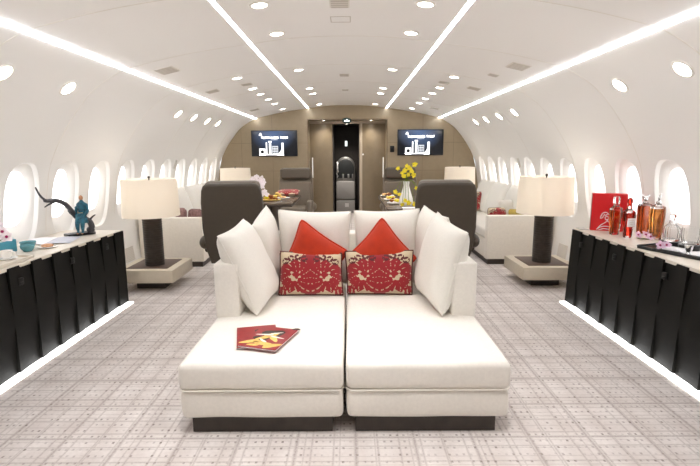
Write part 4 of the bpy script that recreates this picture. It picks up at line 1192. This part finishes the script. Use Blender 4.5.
def cut_glass(prof, k):
    n = 40; b = B(); rings = []
    for r, z in prof:
        rings.append([b.bm.verts.new(((r * (1 + k * (i % 2))) * math.cos(2 * PI * i / n), (r * (1 + k * (i % 2))) * math.sin(2 * PI * i / n), z)) for i in range(n)])
    for a, c in zip(rings, rings[1:]):
        for i in range(n): b.bm.faces.new([a[i], a[(i + 1) % n], c[(i + 1) % n], c[i]])
    b.bm.faces.new(rings[0]); b.bm.faces.new(rings[-1]); return b
t = thing('crystal_decanter', 'clear cut crystal decanter with stopper on the bar tray', 'decanter', (2.375, 3.37, TR + .036))
cut_glass([(.045, 0), (.052, .01), (.056, .07), (.05, .10), (.024, .125), (.02, .15), (.026, .156), (.02, .156), (.016, .148), (.02, .125), (.044, .098), (.049, .07), (.045, .014)], .03).build('decanter_body', GLASS, t, 20)
b = B(); b.ball((0, 0, .182), .022, 8, 6, (1, 1, .9)); b.lathe([(0, .15), (.012, .15), (.014, .165), (0, .165)], 12); b.build('decanter_stopper', GLASS, t, 10)
t = thing('crystal_tumbler', 'large clear crystal tumbler beside the decanter on the bar tray', 'glass', (2.41, 3.22, TR + .036))
cut_glass([(.04, 0), (.05, .006), (.062, .06), (.060, .12), (.057, .12), (.058, .06), (.046, .014)], .02).build('tumbler_body', GLASS, t, 20)
for x, y, l in ((2.30, 3.08, 'small silver cup at the front edge of the bar tray'), (2.43, 2.98, 'small silver cup at the near end of the bar tray')):
    t = thing('silver_cup', l, 'cup', (x, y, TR), 0, 'silver cups on the bar tray')
    b = B(); b.lathe([(0, 0), (.02, 0), (.012, .012), (.022, .03), (.026, .06), (.023, .06), (.019, .032), (0, .02)], 24); b.build('cup_body', CHROME, t)
sprig(2.225, 3.23, TR, 'magenta and pink orchid blossom on the corner of the bar tray', [(-.02, 0, .03), (.03, .01, .03)], PINK, .034)
t = thing('folded_napkin', 'white folded napkin lying on the bar tray', 'napkin', (2.29, 3.20, TR), .4)
b = B()
for k in range(3): b.box((.004 * k, .003 * k, .004 + .005 * k), (.10 - .012 * k, .13 - .012 * k, .005), .002)
b.build('napkin_body', PAPER, t)
b = B(); b.prism(rrect(.07, .11, .006, 3), .006, (0, 0, 0), 'z', .001); o = b.build('card_holder', STEEL, None); o.location = (2.16, 4.24, CZT); tag(o, 'small silver card holder at the far corner beside the red box', 'card holder')

# ------------------------------------------------------------------ lights, world, camera
for (x, y) in ((-2.085, 4.92), (2.108, 4.98), (-2.13, 8.85), (2.09, 8.85)): lamp_light(x, y, .24, 1.05)
for sg in (-1, 1):      # beams of the recessed downlights; the two nearest are added fill without fittings
    for y, en in zip([.3, 1.7] + inner, [12, 30, 8, 4, 9, 9, 9, 9]):
        L = bpy.data.lights.new('downlight_beam', 'SPOT'); L.energy = en; L.spot_size = math.radians(95); L.spot_blend = .8; L.color = (1, .98, .96); L.shadow_soft_size = .05
        o = bpy.data.objects.new('downlight_beam', L); link(o); o.location = (CX + sg * .525, y, CZ(.525) - .02)
for x, yy, zz, en in ((-.5, 9.7, DZ - .012, 9), (.46, 9.7, DZ - .012, 9), (-.05, 10.75, 2.06, 40)):  # last one is the fill added over the jump seat
    L = bpy.data.lights.new('doorway_beam', 'SPOT'); L.energy = en; L.spot_size = math.radians(120); L.spot_blend = .8; L.color = (1, .93, .84); L.shadow_soft_size = .03
    o = bpy.data.objects.new('doorway_beam', L); link(o); o.location = (x, yy, zz)

w = bpy.data.worlds.new('sky'); SC.world = w; w.use_nodes = True
w.node_tree.nodes['Background'].inputs['Color'].default_value = (.9, .95, 1, 1); w.node_tree.nodes['Background'].inputs['Strength'].default_value = 1.0

cam = bpy.data.cameras.new('camera'); co = bpy.data.objects.new('camera', cam); link(co)
cam.sensor_width = 36; cam.lens = 467 / 700 * 36; cam.clip_start = .05; cam.clip_end = 60
pitch = math.atan(78.5 / 467); roll = math.radians(.3)
co.matrix_world = Matrix.Translation((.02, 0, 1.4)) @ Matrix.Rotation(PI / 2 - pitch, 4, 'X') @ Matrix.Rotation(-roll, 4, 'Z')
SC.camera = co
SC.view_settings.view_transform = 'Standard'; SC.view_settings.look = 'None'; SC.view_settings.gamma = 1; SC.view_settings.use_curve_mapping = False
SC.view_settings.exposure = 1.0
SC.cycles.use_denoising = True
SC.cycles.max_bounces = 12; SC.cycles.diffuse_bounces = 8; SC.cycles.transmission_bounces = 12; SC.cycles.glossy_bounces = 4
SC.cycles.sample_clamp_indirect = 8
